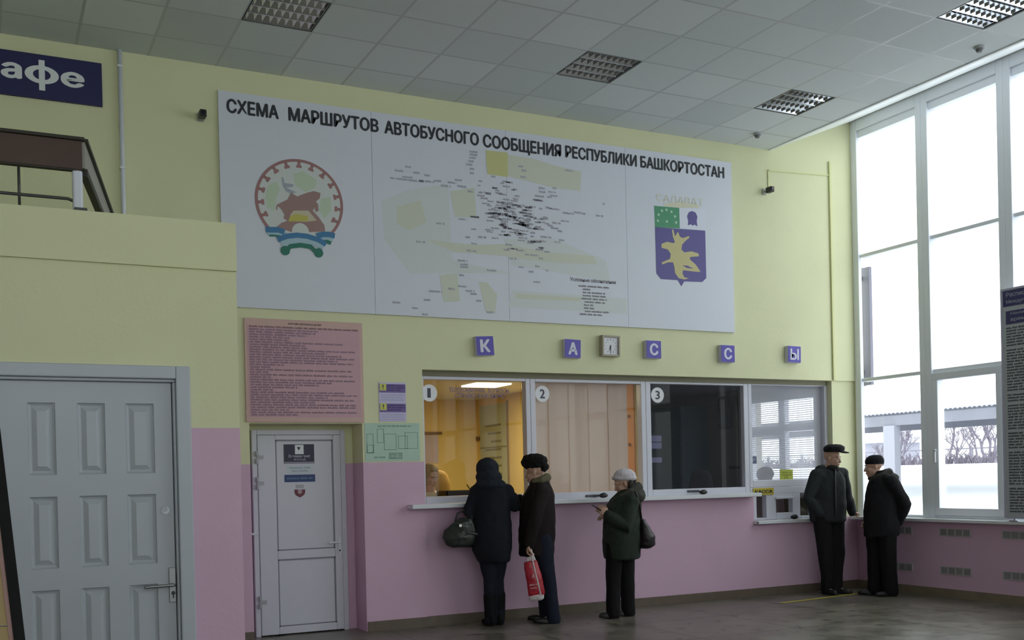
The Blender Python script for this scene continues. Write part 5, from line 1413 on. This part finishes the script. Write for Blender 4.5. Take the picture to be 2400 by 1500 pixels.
c = MB(); c.rings([(-.02, 0, .0, .06, .07), (.0, 0, .03, .088, .10), (.0, 0, .12, .085, .11), (-.025, 0, .22, .055, .09), (-.045, 0, .30, .025, .05)], 24)
remesh(c, 'bag_body', mat('black_bag_leather', (.012, .009, .010), .4), sb, .008, 4, .006, 12, 3)
MB().tube([(-.05, 0, .28), (-.075, -.08, .42), (-.11, -.14, .56), (-.13, -.12, .60)], .010, 8).build('strap', mat('black_bag_leather', (.012, .009, .010), .4), sb, smooth=True)

# --- man in the flat cap by the corner
t, T, R3 = person(1945, 1389, 'person in black flat cap and dark grey jacket resting one hand on the window sill', dict(
    dx=-.03, dy=-.09,
    head=(.015, -.02, 1.63), look=(.80, -.58, -.10), neck=(-.02, .0, 1.49), pelvis=(-.05, .0, .93),
    armA=((-.19, -.08, 1.43), (-.315, -.12, 1.15), (-.20, -.15, .99)), armB=((.15, .06, 1.43), (.235, .14, 1.15), (.345, .30, .965)),
    hands=[((-.17, -.09, .99), (.75, .1, -.6), (-.4, -.8, .3), 1, .9), ((.35, .31, .96), (.65, .72, -.16), (0, 0, 1), 1, .35)],
    legA=((-.13, -.05, .92), (-.10, -.06, .49), (-.075, -.03, .09)), legB=((.045, .02, .92), (.055, .0, .49), (.035, .01, .09)),
    toeA=(.2, -1, 0), toeB=(.75, -.65, 0),
    coat=[(-.045, .0, .86, .195, .155), (-.045, .0, .88, .215, .172), (-.05, .0, 1.05, .225, .18), (-.05, .0, 1.25, .225, .175), (-.04, .0, 1.38, .20, .16), (-.03, .0, 1.46, .145, .13), (-.02, .0, 1.52, .09, .10)],
    coat_mat=cloth('charcoal_jacket', (.024, .027, .030)), sleeve=(.085, .076, .068, .054),
    trouser=(.105, .092, .078), trouser_mat=cloth('dark_grey_trousers', (.009, .008, .010)), shoe_mat=mat('black_shoe', (.010, .010, .010), .45)))
f_ = V((.80, -.58, 0)).normalized()
c = MB(); c.rings([(.03, -.035, 1.705, .112, .108), (.033, -.037, 1.735, .128, .122), (.035, -.04, 1.765, .122, .116), (.03, -.035, 1.79, .085, .08), (.02, -.03, 1.798, .04, .04)], 28)
br_ = V((.03, -.03, 1.70)) + f_ * .115
c.blob(br_, (.075, .085, .012), axes(f_ + V((0, 0, -.18))).to_3x3())
remesh(c, 'flat_cap', cloth('black_cap', (.010, .010, .012)), t, .007, 4, .003, 18, 2)
c = MB(); c.blob((-.07, .05, 1.46), (.13, .11, .075)); c.tube([(-.11, -.05, 1.44), (-.13, .05, 1.50), (-.05, .12, 1.51), (.05, .09, 1.48)], [.035, .05, .05, .035], 12)
remesh(c, 'hood', cloth('charcoal_jacket', (.024, .027, .030)), t, .008, 5, .008, 12, 6)
c = MB(); c.tube([(.02, -.115, 1.50), (-.005, -.175, 1.38), (-.01, -.195, 1.2), (-.01, -.19, .95)], [.010, .010, .010, .010], 8); c.build('zip', mat('zip_dark', (.012, .012, .013), .4), t, smooth=True)
c = MB(); c.blob((.005, -.06, 1.50), (.085, .07, .05)); remesh(c, 'scarf', cloth('black_scarf', (.012, .011, .012)), t, .007, 4, .004, 20, 1)

# --- man in the beanie by the window
t, T, R3 = person(2073, 1395, 'person in black beanie and black jacket standing with his back to the big window', dict(
    dx=-.02,
    head=(-.085, .0, 1.515), look=(-.98, .12, -.08), neck=(-.01, .0, 1.40), pelvis=(.01, .0, .88),
    armA=((.06, -.18, 1.34), (.215, -.18, 1.07), (.17, -.06, .86)), armB=((.01, .18, 1.34), (.11, .25, 1.06), (-.06, .24, .86)),
    hands=[((.165, -.05, .85), (-.5, .4, -.75), (.3, -.8, .3), -1, .7), ((-.07, .24, .85), (-.7, -.1, -.7), (0, 1, 0), 1, .8)],
    legA=((.035, -.08, .86), (.035, -.085, .46), (.055, -.085, .09)), legB=((-.045, .08, .86), (-.055, .085, .46), (-.06, .09, .09)),
    toeA=(-.95, -.3, 0), toeB=(-1, .1, 0),
    coat=[(-.01, .0, .69, .185, .18), (-.003, .0, .715, .205, .20), (.0, .0, .92, .205, .205), (.015, .0, 1.1, .205, .205), (.035, .0, 1.26, .198, .20), (.03, .0, 1.36, .165, .175), (.015, .0, 1.43, .11, .12), (-.0, .0, 1.47, .085, .09)],
    coat_blobs=[((-.155, -.05, .70), (.05, .08, .05))],
    coat_mat=cloth('black_jacket', (.009, .009, .011)), sleeve=(.085, .078, .072, .056),
    trouser=(.108, .098, .088), trouser_mat=cloth('black_trousers', (.006, .0055, .007)), shoe_mat=mat('black_shoe', (.010, .010, .010), .45)))
c = MB(); c.rings([(-.07, 0, 1.545, .108, .092), (-.07, 0, 1.575, .112, .096), (-.066, 0, 1.61, .104, .09), (-.06, 0, 1.64, .075, .066), (-.055, 0, 1.655, .035, .03)], 28)
remesh(c, 'beanie', cloth('black_knit', (.006, .006, .008), .3, 70), t, .006, 4, .003, 24, 2)
c = MB(); c.tube([(-.135, -.06, 1.345), (-.12, -.08, 1.38), (-.02, -.11, 1.41), (.07, -.08, 1.44), (.10, .0, 1.45), (.07, .08, 1.44), (-.10, .08, 1.38)], [.02, .03, .038, .045, .048, .045, .03], 12)
c.blob((.13, 0, 1.37), (.075, .13, .07))
remesh(c, 'collar', cloth('dark_grey_collar', (.030, .029, .027)), t, .008, 4, .005, 16, 4)

# --- cashiers behind the glass
def cashier(loc, label, look, hair_col, top_col, ztop, hair_r=1.0):
    t = empty('person', loc, RZ, label=label, cat='person')
    z = ztop - loc[2]
    b = MB(); hc = V((0, 0, z - .115))
    T, R3 = head_into(b, hc, V(look))
    b.tube([T(-.02, 0, -.05), (0, 0, z - .28)], [.05, .055], 12)
    b.rings([(0, 0, z - .75, .14, .11), (0, 0, z - .55, .15, .11), (0, 0, z - .38, .17, .10), (0, 0, z - .31, .11, .08), (0, 0, z - .28, .06, .06)], 20)
    for e in (-1, 1):
        b.tube([(e * .16, 0, z - .36), (e * .20, .04, z - .60), (e * .12, -.16, z - .66)], [.05, .042, .03], 10)
        hand_into(b, V((e * .12, -.17, z - .66)), (-e * .3, -1, -.05), (0, 0, 1), e, .4)
    b.rings([(0, .0, z - 1.0, .17, .16), (0, 0, z - .85, .17, .15), (0, 0, z - .7, .15, .12)], 20)
    for e in (-1, 1): b.tube([(e * .09, 0, z - .92), (e * .1, -.33, z - .92), (e * .1, -.33, .06 if z > 1.3 else z - 1.35)], [.08, .06, .04], 10)
    remesh(b, 'body', SKIN, t, .0065, 3)
    face_parts(T, R3, t)
    c = MB(); c.rings([(0, 0, z - .92, .17, .14), (0, 0, z - .75, .165, .13), (0, 0, z - .55, .17, .13), (0, 0, z - .40, .185, .115), (0, 0, z - .33, .14, .10), (0, 0, z - .29, .08, .08)], 24)
    for e in (-1, 1): c.tube([(e * .1, 0, z - .36), (e * .165, 0, z - .37), (e * .205, .04, z - .60), (e * .14, -.1, z - .65)], [.06, .065, .056, .045], 12)
    remesh(c, 'blouse', cloth(label[-9:] + '_top', top_col), t, .009, 5, .006, 12, 3)
    f = V(look); f.z = 0; f.normalize()
    c = MB(); q = hc + V((0, 0, .04)) - f * .025
    c.blob(q + V((0, 0, .012)), (.116 * hair_r, .112 * hair_r, .095)); c.blob(q - f * .035 + V((0, 0, -.08)), (.092, .098, .095)); c.blob(q + f * .07 + V((0, 0, .035)), (.05, .085, .04))
    remesh(c, 'hair', cloth(label[-9:] + '_hair', hair_col), t, .007, 4, .008, 18, 3)
    return t
ca = onwall(1013, 1100, .86)
cashier((ca[0] + .05, 1.04, 0), 'person with fair hair and cream top sitting behind window 1', (.75, -.6, -.35), (.32, .22, .10), (.62, .56, .40), 1.635)
cb = onwall(1797, 1110, .85)
cashier((cb[0], .88, 0), 'person sitting in silhouette behind the last cash window by the blind', (-.2, -.95, -.2), (.16, .11, .11), (.34, .26, .28), 1.52)
